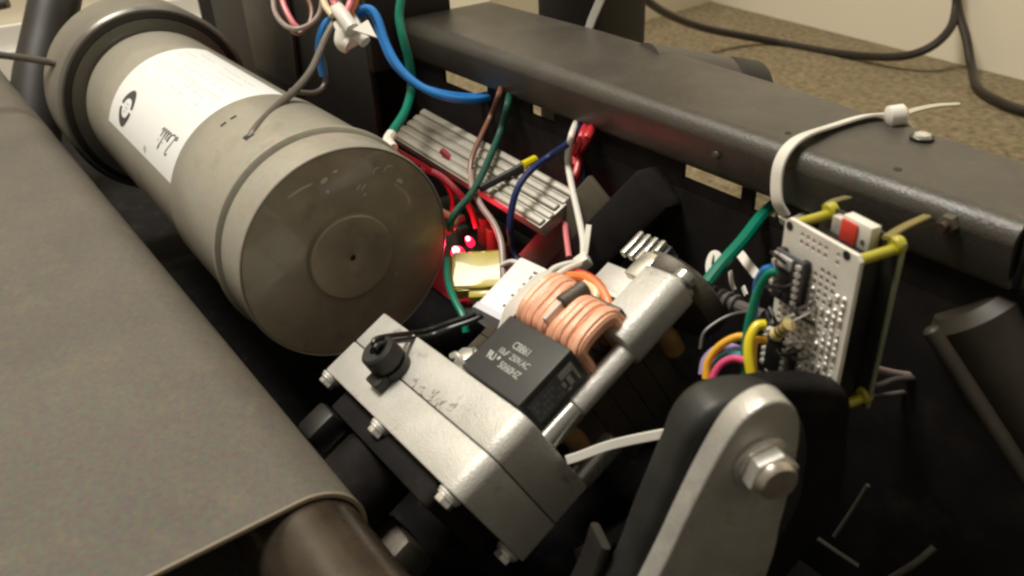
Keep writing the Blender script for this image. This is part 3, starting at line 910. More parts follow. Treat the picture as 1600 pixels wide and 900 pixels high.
tp = thing('taped_component', 'boxy component wrapped in crinkled yellow tape beside the red light', 'component')
mw = basis((0.0229, 0.057, 0.1316), (0.35, -0.45, 0.82), (-0.55, 0.45, 0.6))
bm = box((-0.0135, -0.0105, -0.012), (0.0135, 0.0105, 0.0), 0.0012)
bmesh.ops.subdivide_edges(bm, edges=list(bm.edges), cuts=2, use_grid_fill=True)
rnd = random.Random(8)
for v in bm.verts:
    v.co += Vector((rnd.uniform(-1, 1), rnd.uniform(-1, 1), rnd.uniform(-1, 1))) * 0.0007
bm.transform(mw)
link('tape', bm, 'tape', tp, angle=20)
bm = box((-0.004, -0.0150, -0.010), (0.0175, -0.0108, -0.0015), 0.0008, mw=mw)
link('tape_flap', bm, 'tape', tp)

# ================================================================== WIRES UPPER MIDDLE
wire('motor_cable', 'w_grey', 0.0021, [tuple(cylpt(-0.0545, math.radians(111.7), 0.0535)), (-0.0591, -0.0143, 0.2026), (-0.0767, 0.0033, 0.2047), (-0.0913, 0.0213, 0.207), (-0.1048, 0.0377, 0.212), (-0.1215, 0.0555, 0.2228), (-0.1297, 0.0687, 0.233), (-0.1368, 0.076, 0.244)],
     'grey cable rising out of the hole in the motor sleeve', 'cable')
wire('motor_cable', 'w_grey', 0.0016, [(-0.1314, 0.0323, 0.1947), (-0.1319, 0.0472, 0.1902), (-0.1347, 0.0561, 0.1927), (-0.1386, 0.0598, 0.2017), (-0.141, 0.0598, 0.2148), (-0.1325, 0.0641, 0.2267)],
     'thin grey cable hooking behind the motor cable', 'cable')
wire('blue_wire', 'w_blue', 0.0022, [(-0.1245, 0.0765, 0.2333), (-0.1157, 0.0821, 0.2363), (-0.1084, 0.0838, 0.2317), (-0.0978, 0.0822, 0.2193), (-0.0863, 0.0821, 0.2091), (-0.0737, 0.0855, 0.2008), (-0.0606, 0.0939, 0.1946), (-0.0543, 0.109, 0.1905), (-0.0547, 0.127, 0.1886)],
     'blue wire nearer the green wire, drooping from the connector to the beam')
wire('blue_wire', 'w_blue', 0.0020, [(-0.1274, 0.0792, 0.2302), (-0.1215, 0.0841, 0.2325), (-0.1157, 0.0853, 0.2296), (-0.1067, 0.0844, 0.218), (-0.0962, 0.0844, 0.2074), (-0.0838, 0.089, 0.1986), (-0.0712, 0.0978, 0.1935), (-0.0633, 0.1148, 0.1889), (-0.06, 0.1293, 0.1884)],
     'blue wire running just behind its twin to the beam')
wire('blue_wire', 'w_blue', 0.0024, [(-0.1351, 0.0721, 0.2302), (-0.1362, 0.0639, 0.2277), (-0.1351, 0.0581, 0.2207), (-0.1353, 0.0558, 0.209), (-0.1354, 0.0564, 0.198)],
     'blue wire looping down left of the connector')
wire('green_wire', 'w_green', 0.0026, [(-0.1011, 0.0973, 0.2442), (-0.0969, 0.0919, 0.2333), (-0.0906, 0.0895, 0.2222), (-0.0881, 0.0903, 0.2097), (-0.0858, 0.089, 0.1955), (-0.0693, 0.0749, 0.1886), (-0.0559, 0.0586, 0.1838), (-0.0515, 0.0533, 0.1823)],
     'green wire dropping past the blue wires to the motor rim')
wire('wire_sleeve', 'white', 0.0030, [(-0.0532, 0.0563, 0.1836), (-0.0494, 0.0517, 0.1818), (-0.0428, 0.0508, 0.1796)], 'small white sleeve at the lower end of the green wire', 'sleeve')
wire('red_wire', 'w_darkred', 0.0013, [(-0.0444, 0.0531, 0.1782), (-0.0475, 0.0626, 0.1699), (-0.0464, 0.071, 0.1627), (-0.0414, 0.0788, 0.1535), (-0.0385, 0.0819, 0.1426), (-0.0362, 0.0785, 0.1303)], 'red wire running from the white sleeve behind the motor rim')
cn = thing('wire_connector', 'white plastic wire connector hanging at the top of the wiring', 'connector')
mw = basis((-0.1142, 0.0678, 0.2284), (0.35, -0.5, 0.79), (0.4, -0.2, 0.8))
link('body', box((-0.011, -0.008, -0.008), (0.009, 0.007, 0.0), 0.0022, 3, mw=mw), 'white', cn)
link('collar', tube([(-0.126, 0.0676, 0.2367), (-0.1145, 0.0656, 0.2345), (-0.1048, 0.0656, 0.2289)], 0.0042, 14), 'white', cn)
link('flap', prism([(0, 0), (0.016, 0.0045), (0.004, 0.0095)], 0, 0.0015, basis((-0.1024, 0.0648, 0.2288), (0.45, -0.6, 0.66), (0.2, 0.5, 0.8))), 'white', cn)
link('spout', tube([(-0.1063, 0.0694, 0.2248), (-0.1015, 0.0709, 0.2214)], 0.0036, 12), 'white', cn)
link('spout', tube([(-0.115, 0.0642, 0.226), (-0.1129, 0.0619, 0.221), (-0.1099, 0.0642, 0.2189)], 0.0046, 12), 'white', cn)
for pts, m, lb in (([(-0.1395, 0.0662, 0.2443), (-0.1339, 0.0639, 0.2383), (-0.1261, 0.0642, 0.2336)], 'w_cream', 'cream wire entering the top of the connector'),
                   ([(-0.1298, 0.0672, 0.2455), (-0.1266, 0.0664, 0.2404), (-0.1207, 0.0666, 0.2362)], 'w_pink', 'pink wire entering the middle of the connector'),
                   ([(-0.1224, 0.0773, 0.245), (-0.12, 0.0732, 0.2396), (-0.1164, 0.0684, 0.2359)], 'w_pink', 'pink wire entering the right of the connector'),
                   ([(-0.125, 0.0809, 0.2441), (-0.1212, 0.0761, 0.2382), (-0.1188, 0.0714, 0.2343)], 'w_orange', 'orange wire entering the connector beside the pink wire')):
    wire('supply_wire', m, 0.0021, pts, lb)
wire('pink_wire', 'w_pink', 0.0017, [(-0.1674, 0.0509, 0.2429), (-0.1572, 0.0481, 0.2359), (-0.1477, 0.048, 0.2285), (-0.144, 0.0498, 0.2251)], 'pink wire inside the grey loop at the top')
wire('grey_loop', 'w_mauve', 0.0015, [(-0.1647, 0.045, 0.2434), (-0.1543, 0.0407, 0.2346), (-0.1448, 0.042, 0.2285), (-0.1377, 0.0466, 0.2271), (-0.1364, 0.0549, 0.2292), (-0.1391, 0.0623, 0.2341), (-0.1421, 0.0667, 0.2425)],
     'thin greyish wire loop at the top left of the connector')
wire('brown_wire', 'w_brown', 0.0015, [(-0.163, 0.0651, 0.2406), (-0.1552, 0.0639, 0.2325), (-0.1497, 0.0586, 0.2256), (-0.149, 0.0514, 0.2217), (-0.1525, 0.0478, 0.2232)], 'brown red wire curling inside the grey loop')

wire('brown_wire', 'w_brown', 0.0016, [(-0.0381, 0.1195, 0.1993), (-0.0322, 0.113, 0.1963), (-0.0441, 0.1161, 0.183), (-0.0346, 0.1021, 0.1761), (-0.025, 0.0891, 0.1699), (-0.0184, 0.0827, 0.1644)], 'brown wire dropping in front of the heat sink')
wire('mauve_wire', 'w_mauve', 0.00165, [(-0.0184, 0.0832, 0.165), (-0.0067, 0.0764, 0.1618), (0.0077, 0.072, 0.1572), (0.0227, 0.0693, 0.1534), (0.0345, 0.0651, 0.1486), (0.0451, 0.0583, 0.1411), (0.0537, 0.0533, 0.1343)],
     'pale mauve wire snaking down past the yellow tape')
wire('dark_green_wire', 'w_dkgreen', 0.0020, [(-0.0303, 0.1195, 0.1967), (-0.0226, 0.112, 0.193), (-0.0256, 0.11, 0.1811), (-0.0174, 0.0978, 0.1736), (-0.0062, 0.0821, 0.1666), (0.0022, 0.0693, 0.1622), (0.0052, 0.0591, 0.1581), (0.0055, 0.0546, 0.1535), (0.0031, 0.0552, 0.1476)],
     'dark green wire crossing the heat sink towards the red light')
wire('green_wire', 'w_green', 0.0018, [(0.008, 0.0485, 0.1343), (0.0205, 0.041, 0.1294), (0.0334, 0.0363, 0.1266), (0.0453, 0.0336, 0.1232), (0.0503, 0.0313, 0.1179)], 'green wire curving down beside the motor end face')
wire('navy_wire', 'w_navy', 0.0018, [(0.0296, 0.1195, 0.1949), (0.0359, 0.108, 0.1908), (0.0259, 0.1037, 0.1819), (0.0268, 0.0906, 0.1779), (0.0286, 0.0811, 0.1722), (0.0308, 0.0751, 0.1634), (0.0324, 0.0723, 0.1525), (0.0299, 0.0754, 0.1395), (0.0398, 0.0731, 0.1334)],
     'dark blue wire arching over the heat sink')
wire('black_lead', 'w_wblack', 0.0021, [(0.0023, 0.0754, 0.1641), (0.0031, 0.0851, 0.1662), (0.0046, 0.0966, 0.1692), (0.0052, 0.1034, 0.1711)], 'thick black lead lying across the heat sink')
wire('heat_shrink', 'w_yellow', 0.0024, [(0.0059, 0.1003, 0.1711), (0.0047, 0.1071, 0.1714), (0.004, 0.1102, 0.1715)], 'short yellow heat shrink on the black lead', 'sleeve')
wire('red_wire', 'w_wred', 0.0022, [(0.0389, 0.1195, 0.196), (0.0467, 0.11, 0.1953), (0.0267, 0.1232, 0.1798), (0.0304, 0.1179, 0.1735), (0.0344, 0.1116, 0.1677)], 'thick red wire right of the white cable')
wire('red_wire', 'w_wred', 0.0020, [(0.0345, 0.1195, 0.1955), (0.0423, 0.11, 0.1941), (0.0224, 0.1228, 0.1775), (0.026, 0.1203, 0.1722)], 'short red wire between the white cable and thick red wire')
wire('navy_wire', 'w_navy', 0.0012, [(0.0261, 0.1276, 0.1809), (0.031, 0.1213, 0.172), (0.038, 0.1154, 0.1606)], 'thin dark blue wire right of the red wires')
wire('pink_wire', 'w_pink', 0.0015, [(0.0355, 0.1065, 0.1614), (0.0415, 0.1002, 0.1569), (0.0511, 0.0928, 0.1522), (0.0638, 0.0844, 0.146)], 'short pink wire beside the white cable')
wire('brown_plug', 'w_brown', 0.0034, [(0.0212, 0.1308, 0.1829), (0.0223, 0.1374, 0.1837), (0.0242, 0.142, 0.1816)], 'brown plug under the cross beam above the white cable', 'plug')
wire('white_wire', 'white', 0.0013, [(0.044, 0.058, 0.1425), (0.0499, 0.0604, 0.1463), (0.0615, 0.0596, 0.1491)], 'short white wire left of the label sleeve')
for pts, m, lb in (([(-0.0511, 0.0718, 0.1602), (-0.0387, 0.0766, 0.1574), (-0.0261, 0.0787, 0.1517), (-0.02, 0.0824, 0.1429), (-0.016, 0.0832, 0.1323)], 'w_darkred', 'dim red wire lying below the heat sink'),
                   ([(-0.0526, 0.0862, 0.1663), (-0.0383, 0.0894, 0.1593), (-0.0165, 0.095, 0.1539)], 'w_darkred', 'red wire lying along the heat sink lower edge'),
                   ([(-0.01, 0.0889, 0.1548), (-0.0045, 0.092, 0.158), (0.0005, 0.0934, 0.1563)], 'w_pink', 'pale pink wire end below the black lead'),
                   ([(-0.0271, 0.068, 0.1429), (-0.0127, 0.068, 0.1424), (-0.005, 0.0582, 0.142)], 'w_brown', 'dim brown wire above the red light')):
    wire('loose_wire', m, 0.0019, pts, lb)
for (u, v) in ():
    pass

# ================================================================== CENTRE RIGHT: GROUND LEAD, STRAIN RELIEF, TIES
wire('ground_lead', 'w_green', 0.0027, [(0.1443, 0.1294, 0.1891), (0.1446, 0.1206, 0.1861), (0.1479, 0.1058, 0.1811), (0.1495, 0.0926, 0.176), (0.1501, 0.0838, 0.1707)], 'thick green lead slanting down from the beam beside the board', 'wire')
wire('strain_relief_cable', 'w_smoke', 0.0026, [(0.1345, 0.0878, 0.1628), (0.1429, 0.0892, 0.1624), (0.1533, 0.089, 0.1634), (0.1655, 0.0878, 0.1649), (0.177, 0.0865, 0.1673)], 'dark grey cable with ribbed strain relief running to the board', 'cable')
sr = bpy.data.objects[-1] if False else None
rel = thing('strain_relief', 'ribbed grey strain relief on the cable left of the board', 'strain relief')
a, c = Vector((0.1468, 0.0891, 0.1627)), Vector((0.1619, 0.0883, 0.1645))
d = (c - a).normalized()
for k in range(5):
    q = a + (c - a) * (k / 4.0)
    link('rib', lathe([(-0.0010, 0.0034), (-0.0007, 0.0040), (0.0007, 0.0040), (0.0010, 0.0034)], q, d, 18), 'w_smoke', rel)
t1 = thing('cable_tie', 'white cable tie loop standing left of the thick green lead', 'cable tie')
link('strap', tube([(0.1442, 0.0938, 0.1649), (0.138, 0.0984, 0.1681), (0.1352, 0.1034, 0.1709), (0.1382, 0.1036, 0.1709), (0.1423, 0.0986, 0.1683)], 0, flat=(0.0030, 0.0012), up=(-0.4, -0.6, 0.6)), 'tie', t1)
t2 = thing('cable_tie', 'white cable tie strap behind the green lead near the board', 'cable tie')
link('strap', tube([(0.1393, 0.112, 0.1696), (0.1418, 0.1125, 0.1705), (0.1489, 0.1095, 0.1696), (0.1577, 0.1054, 0.169)], 0, flat=(0.0038, 0.0012), up=(-0.4, -0.6, 0.6)), 'tie', t2)
t3 = thing('cable_tie', 'small white tie tail below the green lead', 'cable tie')
link('strap', tube([(0.1482, 0.0999, 0.1692), (0.1512, 0.0976, 0.1666), (0.1545, 0.096, 0.1645)], 0, flat=(0.0026, 0.0010), up=(-0.7, -0.4, 0.4)), 'tie', t3)
link('tip', tube([(0.157, 0.0978, 0.1668), (0.1601, 0.0963, 0.1649)], 0, flat=(0.0022, 0.0009), up=(-0.7, -0.4, 0.4)), 'tie', t3)
wire('thin_black_wire', 'w_smoke', 0.0007, [(0.1687, 0.0616, 0.159), (0.1672, 0.0647, 0.1641), (0.1688, 0.0711, 0.1679), (0.1724, 0.0753, 0.1708), (0.1779, 0.0762, 0.1739)], 'thin dark wire arching left of the board')
wire('navy_wire', 'w_navy', 0.0016, [(0.1276, 0.0932, 0.1481), (0.1356, 0.0946, 0.1481), (0.1438, 0.0939, 0.146), (0.1477, 0.0923, 0.139)], 'dim dark blue wire behind the lift motor end')

# big tie round the beam
bt_ = thing('cable_tie', 'large white cable tie looped over the cross beam holding the board', 'cable tie')
p_head = Vector((0.1677, 0.1674, 0.224))
strap = [(0.164, 0.1085, 0.1976), (0.1612, 0.107, 0.2027), (0.1588, 0.108, 0.2095), (0.1576, 0.11, 0.2163), (0.1574, 0.1145, 0.2214), (0.1569, 0.1237, 0.2235), (0.1552, 0.1436, 0.222), (0.1572, 0.1615, 0.2222), (0.1625, 0.1717, 0.2222)]
link('strap', tube(strap, 0, flat=(0.0060, 0.0014), up=(-0.3, -0.9, 0.2), n=8), 'tie', bt_)
link('strap_back', tube([p_head + Vector((0.001, 0.002, -0.002)), p_head + Vector((0.002, 0.009, -0.010)), p_head + Vector((0.002, 0.009, -0.026)), p_head + Vector((0, -0.002, -0.034)), Vector((0.165, 0.125, 0.1935)), Vector((0.163, 0.113, 0.1915)), Vector((0.1636, 0.1085, 0.1964))], 0, flat=(0.0046, 0.0013), up=(0, 0.3, 1)), 'tie', bt_)
link('head', lathe([(-0.0044, 0.0026), (-0.0034, 0.0042), (0.0022, 0.0042), (0.0036, 0.0026)], p_head, (0.55, 0.8, 0.1), 14), 'tie', bt_)
link('tail', tube([(0.1684, 0.1692, 0.2235), (0.1719, 0.1723, 0.226), (0.1783, 0.1762, 0.2285), (0.1852, 0.1792, 0.23)], 0, flat=(0.0036, 0.0009), up=(0, -0.3, 1), taper=lambda t: 1 - 0.6 * t), mat('tie_tail', (0.50, 0.46, 0.34), 0.35), bt_)
# tie tail up by the post, and tie below the lift motor
t4 = thing('cable_tie', 'white tie tail standing up in front of the upright post', 'cable tie')
link('tail', tube([(-0.044, 0.188, 0.2172), (-0.0407, 0.1885, 0.225), (-0.0346, 0.189, 0.2359), (-0.0304, 0.189, 0.2435)], 0, flat=(0.0052, 0.0012), up=(0.3, -0.9, 0.2)), 'tie', t4)
t5 = thing('cable_tie', 'white tie strap sticking out below the lift motor posts', 'cable tie')
link('strap', tube([(0.1617, 0.0031, 0.1323), (0.1649, 0.0062, 0.1347), (0.1721, 0.0127, 0.1408), (0.1806, 0.0173, 0.1471), (0.1921, 0.0221, 0.1553)], 0, flat=(0.0034, 0.0012), up=(0.62, -0.5, 0.6)), 'tie', t5)

# ================================================================== PERFBOARD ASSEMBLY
BA = math.radians(11)
BMW = Matrix(((math.cos(BA), math.sin(BA), 0, 0.1945), (-math.sin(BA), math.cos(BA), 0, 0.066), (0, 0, 1, 0.2217), (0, 0, 0, 1)))
pb = thing('perfboard', 'cream perforated prototype board hanging under the cross beam', 'circuit board', BMW)
BW, BH, PT = 0.0313, 0.0595, 0.00254
NC, NR = 11, 22
MX0 = (BW - NC * PT) / 2
MZ0 = 0.0016
rnd = random.Random(21)
bm = bmesh.new()


def quad(*c):
    bm.faces.new([bm.verts.new(p) for p in c])


for i in range(NC):
    for j in range(NR):
        x0, z0 = MX0 + i * PT, -MZ0 - (j + 1) * PT
        cx, cz = x0 + PT / 2, z0 + PT / 2
        solid = (j < 2 and (i < 2 or i == 7 or i > 8)) or j == 2 or (j in (3, 4) and i in (9, 10)) or (j == 3 and i < 6)
        if solid:
            quad((x0, 0, z0), (x0 + PT, 0, z0), (x0 + PT, 0, z0 + PT), (x0, 0, z0 + PT))
            continue
        h = PT / 2
        outer = [(h, 0), (h, h), (0, h), (-h, h), (-h, 0), (-h, -h), (0, -h), (h, -h)]
        r = 0.00092
        inner = [(r * math.cos(PI / 4 * k), r * math.sin(PI / 4 * k)) for k in range(8)]
        vo_ = [bm.verts.new((cx + a, 0, cz + b_)) for a, b_ in outer]
        vi_ = [bm.verts.new((cx + a, 0, cz + b_)) for a, b_ in inner]
        vb_ = [bm.verts.new((cx + a, 0.0015, cz + b_)) for a, b_ in inner]
        for k in range(8):
            l = (k + 1) % 8
            bm.faces.new((vo_[k], vo_[l], vi_[l], vi_[k]))
            bm.faces.new((vi_[k], vi_[l], vb_[l], vb_[k]))
zb = -MZ0 - NR * PT
quad((0, 0, -MZ0), (BW, 0, -MZ0), (BW - 0.0014, 0, -0.0), (0.0014, 0, -0.0))
quad((0, 0, -BH), (BW, 0, -BH), (BW, 0, zb), (0, 0, zb))
quad((0, 0, zb), (MX0, 0, zb), (MX0, 0, -MZ0), (0, 0, -MZ0))
quad((BW - MX0, 0, zb), (BW, 0, zb), (BW, 0, -MZ0), (BW - MX0, 0, -MZ0))
edge = [(0, -BH), (BW, -BH), (BW, -MZ0), (BW - 0.0014, 0), (0.0014, 0), (0, -MZ0)]
for k in range(6):
    a, c = edge[k], edge[(k + 1) % 6]
    quad((a[0], 0, a[1]), (c[0], 0, c[1]), (c[0], 0.0016, c[1]), (a[0], 0.0016, a[1]))
bmesh.ops.remove_doubles(bm, verts=bm.verts, dist=1e-6)
link('board', bm, 'board', pb, smooth=False)
for x, z in ((0.0022, -0.0024), (0.0262, -0.0015)):
    link('mounting_hole', lathe([(0.0, 0.0015), (0.00012, 0.0015), (0.00012, 0.0)], (x, -0.0000, z), (0, -1, 0), 20, cap=False), 'black', pb)
# solder joints and pads
sol = None
for j in range(5, NR):
    for i in range(NC):
        edge_col = i >= 8
        if rnd.random() < (0.72 if i >= 9 else 0.36 if i >= 7 else 0.30 if i >= 5 else 0.16):
            x, z = MX0 + (i + 0.5) * PT, -MZ0 - (j + 0.5) * PT
            r = rnd.uniform(0.00075, 0.0012)
            sol = lathe([(0, r), (0.0004, r * 0.85), (0.0009, r * 0.35), (0.001, 0)], (x, 0.0, z), (rnd.uniform(-0.4, 0.4), -1, rnd.uniform(-0.4, 0.4)), 8, sol)
o = link('solder_joints', sol, 'solder', pb)
o['kind'] = 'stuff'
# microcontroller module with pins
m1a, m1b = (-0.0024, -0.0101), (0.0134, -0.0183)
mod = link('module', box((0.0014, -0.0036, -0.0268), (0.0138, -0.0024, -0.0095), 0.0002), 'module', pb)
link('socket', box((0.0014, -0.0023, -0.0265), (0.0034, -0.0002, -0.0098), 0.0002), 'black', pb)
link('socket', box((0.0116, -0.0023, -0.0265), (0.0137, -0.0002, -0.0098), 0.0002), 'black', pb)
for k in range(6):
    z = -0.0112 - k * 0.00254
    for x in (0.0024, 0.0127):
        link('pin', box((x - 0.0008, -0.0050, z - 0.0007), (x + 0.0008, -0.0037, z + 0.0007)), 'solder', mod, smooth=False)
for x, z, w, h in ((0.0045, -0.0205, 0.0050, 0.0050), (0.0040, -0.0252, 0.0030, 0.0024), (0.0080, -0.0255, 0.0030, 0.0030), (0.0096, -0.0175, 0.0018, 0.0040)):
    link('chip', box((x, -0.0046, z), (x + w, -0.0037, z + h), 0.0001), 'black', mod)
link('shield', box((0.0040, -0.0050, -0.0140), (0.0100, -0.0037, -0.0100), 0.0003), 'solder', mod)
mod2 = link('driver_chip', box((0.0028, -0.0036, -0.0555), (0.0094, -0.0012, -0.0410), 0.0003), 'black', pb)
for k in range(6):
    z = -0.0412 - k * 0.00254
    for x in (0.0014, 0.0108):
        link('pin', box((x - 0.0009, -0.0034, z - 0.0006), (x + 0.0009, -0.0002, z + 0.0006)), 'solder', mod2, smooth=False)
link('socket', box((0.0124, -0.0026, -0.0540), (0.0138, -0.0002, -0.0420), 0.0002), 'black', pb)
# resistor with bands
ra, rb_ = Vector((0.0102, -0.0078, -0.0368)), Vector((0.0156, -0.0068, -0.0290))
rd = (rb_ - ra).normalized()
RL_ = (rb_ - ra).length
rs = link('resistor', lathe([(0, 0.0006), (0.0003, 0.0014), (0.0008, 0.0023), (0.0018, 0.0023), (0.0024, 0.0019), (RL_ - 0.0024, 0.0019), (RL_ - 0.0018, 0.0023),
                             (RL_ - 0.0008, 0.0023), (RL_ - 0.0003, 0.0014), (RL_, 0.0006)], ra, rd, 18), 'resistor', pb)
for f, m in ((0.36, 'black'), (0.55, 'w_brown')):
    q = ra + rd * RL_ * f
    link('band', lathe([(-0.0004, 0.00198), (0.0004, 0.00198)], q, rd, 16, cap=False), m, rs)
link('lead', tube([ra, ra - rd * 0.002 + Vector((0, 0.001, -0.0006)), ra - rd * 0.0028 + Vector((0, 0.0046, -0.001))], 0.0003, 6), 'solder', rs)
link('lead', tube([rb_, rb_ + rd * 0.0022, Vector((0.0178, 0.0, -0.0250))], 0.0003, 6), 'solder', rs)
for pts, r, m in (([(0.0115, -0.006, -0.030), (0.014, -0.0045, -0.0275), (0.0165, -0.0005, -0.0262)], 0.0005, 'solder'),
                  ([(0.0085, -0.006, -0.0585), (0.0125, -0.004, -0.0550), (0.0155, -0.0005, -0.0520)], 0.0005, 'solder'),
                  ([(0.0085, -0.0055, -0.020), (0.0125, -0.004, -0.0225), (0.0155, -0.0008, -0.0275)], 0.0006, 'w_wblack'),
                  ([(0.0015, -0.0055, -0.0105), (0.005, -0.0070, -0.0095), (0.0085, -0.0055, -0.0115)], 0.0006, 'w_wblack'),
                  ([(0.0015, -0.0055, -0.0235), (0.006, -0.0075, -0.0205), (0.0105, -0.0055, -0.0185), (0.0108, -0.002, -0.0165)], 0.0006, 'w_wblack'),
                  ([(0.0095, -0.005, -0.044), (0.0135, -0.006, -0.043), (0.0165, -0.001, -0.0405)], 0.0006, 'w_wblack'),
                  ([(0.004, -0.007, -0.0405), (0.0085, -0.0085, -0.0385), (0.012, -0.004, -0.0415)], 0.0006, 'w_wblack'),
                  ([(0.0135, -0.0045, -0.0240), (0.0160, -0.0050, -0.0262), (0.0190, -0.0006, -0.0295)], 0.0006, 'w_wblack'),
                  ([(0.0120, -0.0045, -0.0270), (0.0155, -0.0035, -0.0245), (0.0182, -0.0006, -0.0215)], 0.0005, 'w_smoke'),
                  ([(0.0040, -0.0055, -0.0300), (0.0085, -0.0065, -0.0325), (0.0110, -0.0045, -0.0385)], 0.0007, 'w_wblack'),
                  ([(0.0020, -0.0045, -0.0330), (0.0060, -0.0055, -0.0355), (0.0095, -0.0030, -0.0330)], 0.0007, 'w_wblack'),
                  ([(0.0145, -0.0030, -0.0440), (0.0180, -0.0035, -0.0425), (0.0205, -0.0005, -0.0400)], 0.0006, 'w_smoke'),
                  ([(0.0130, -0.0035, -0.0510), (0.0165, -0.0030, -0.0490), (0.0195, -0.0005, -0.0500)], 0.0005, 'solder'),
                  ([(0.003, -0.005, -0.0570), (0.0075, -0.0065, -0.0575), (0.0125, -0.002, -0.0560)], 0.0007, 'w_wblack')):
    link('jumper', tube(pts, r, 7, 6), m, pb)
# second board behind, held by yellow standoffs
rp = link('rear_board', box((-0.0005, 0.0150, -0.0595), (BW + 0.0002, 0.0162, 0.0012), 0.0002), 'pcb', pb)
link('edge_strip', box((BW + 0.0003, 0.0148, -0.0595), (BW + 0.0012, 0.0164, 0.0010), 0.0002), 'acrylic_edge', rp)
link('battery', box((0.0040, 0.0020, -0.056), (BW - 0.0030, 0.0125, -0.0045), 0.001), 'black', pb)
for x in (0.0028, BW - 0.0016):
    for z in (-0.0018, -0.0570):
        s = link('standoff', cyl((x, 0.0017, z), (x, 0.0148, z), 0.0017, 16, 0.0002), 'acrylic', pb)
        link('knob', lathe([(0, 0.0022), (0.0008, 0.0029), (0.0026, 0.0029), (0.0034, 0.0020), (0.0034, 0)], (x, 0.0140, z + 0.0012), (0, 1, 0), 20), 'acrylic', s)
sw = link('slide_switch', box((0.0125, 0.0108, -0.0050), (0.0240, 0.0148, 0.0034), 0.0003), 'white', pb)
link('red_button', box((0.0128, 0.0100, -0.0046), (0.0192, 0.0107, 0.0025), 0.0003), 'red', sw)
link('dot', lathe([(0, 0.0008), (0.0002, 0.0008), (0.0002, 0)], (0.0215, 0.01075, -0.0022), (0, -1, 0), 14), 'frame', sw)
link('terminal', box((0.0075, 0.0118, -0.0052), (0.0112, 0.0148, 0.0008), 0.0003), 'solder', pb)
bnd = thing('rubber_band', 'dull yellow band running back from the top left of the board', 'band')
link('strap', tube([(0.1981, 0.081, 0.2219), (0.1943, 0.092, 0.219), (0.1914, 0.104, 0.2156)], 0, flat=(0.0028, 0.0012), up=(0, 0, 1)), mat('band_dull', (0.16, 0.14, 0.05), 0.5), bnd)
bnd = thing('rubber_band', 'dull yellow band running back from the top right of the board', 'band')
link('strap', tube([(0.2239, 0.074, 0.2229), (0.2208, 0.088, 0.2205), (0.2175, 0.108, 0.2168)], 0, flat=(0.0028, 0.0012), up=(0, 0, 1)), mat('band_dull_b', (0.22, 0.18, 0.05), 0.5), bnd)

for pts, m, r, lb in (
        ([(0.2003, 0.0542, 0.21), (0.1969, 0.0546, 0.2071), (0.1942, 0.0559, 0.2004), (0.1943, 0.0564, 0.193), (0.1941, 0.0565, 0.1854)], 'w_blue', 0.0012, 'short blue wire leaving the upper module of the board'),
        ([(0.2038, 0.0521, 0.2109), (0.2013, 0.0507, 0.209), (0.1997, 0.0491, 0.202), (0.1999, 0.0468, 0.1935), (0.2011, 0.0447, 0.184), (0.2046, 0.0424, 0.1731)], 'w_green', 0.0013, 'green wire running down the left side of the board'),
        ([(0.2065, 0.0461, 0.1955), (0.2051, 0.0437, 0.1951), (0.2054, 0.0406, 0.1918), (0.2072, 0.0386, 0.1874), (0.2099, 0.0374, 0.1824)], 'w_yellow', 0.0015, 'bright yellow wire bending down from the board'),
        ([(0.2065, 0.0473, 0.1889), (0.2052, 0.044, 0.1895), (0.2064, 0.0419, 0.1857), (0.2094, 0.0399, 0.1797)], 'w_amber', 0.0012, 'amber wire just behind the bright yellow wire'),
        ([(0.2007, 0.0473, 0.1871), (0.197, 0.045, 0.1862), (0.1939, 0.041, 0.1827), (0.1926, 0.0376, 0.1772), (0.1944, 0.0353, 0.1726)], 'w_amber', 0.0013, 'amber wire arching left of the green wire'),
        ([(0.1988, 0.0466, 0.1812), (0.1943, 0.0457, 0.1807), (0.1905, 0.0441, 0.1786), (0.1886, 0.0411, 0.1744), (0.1899, 0.0386, 0.1702)], 'w_purple', 0.0013, 'purple wire in the loop left of the board'),
        ([(0.2013, 0.0451, 0.1802), (0.1977, 0.0443, 0.1806), (0.1948, 0.0424, 0.1788), (0.1933, 0.0402, 0.1749), (0.1945, 0.0381, 0.1713)], 'w_teal', 0.0013, 'teal wire in the loop left of the board'),
        ([(0.2032, 0.0428, 0.1813), (0.1997, 0.0414, 0.1809), (0.1971, 0.0392, 0.1785), (0.1964, 0.0368, 0.1751), (0.1972, 0.035, 0.1723)], 'w_magenta', 0.0013, 'magenta wire lowest in the loop left of the board')):
    wire('jumper_wire', m, r, pts, lb, n=6)

# ================================================================== FOREGROUND LEVER
AA = math.radians(20)
# local (s, t, w): s along the plate, t up, w towards the camera side normal
AMW = Matrix(((math.sin(AA), 0, math.cos(AA), 0.235), (math.cos(AA), 0, -math.sin(AA), 0.0), (0, 1, 0, 0.17), (0, 0, 0, 1)))
ar = thing('lever_arm', 'silver aluminium lever arm with rounded end and hex nut in the foreground', 'lever', AMW)
outl = [(-0.0480, -0.0950), (-0.0192, -0.0212), (-0.0128, -0.0031), (-0.0063, 0.0143), (-0, 0.0274), (0.0056, 0.0322), (0.0104, 0.0334), (0.0147, 0.0317), (0.0181, 0.0266), (0.0197, 0.0185), (0.0196, 0.003), (0.0183, -0.0144), (0.0168, -0.0332), (0.004, -0.0950)]
ol = [(p.x, p.y) for p in spline([(x, y, 0) for x, y in outl], 4)]
link('plate', prism(ol, -0.0080, 0.0, None, 0.0009, seg=3), 'arm', ar)
nx, ny = (0.0089, 0.0132)
rot = Matrix.Translation((nx, ny, 0)) @ Matrix.Rotation(0.25, 4, 'Z')
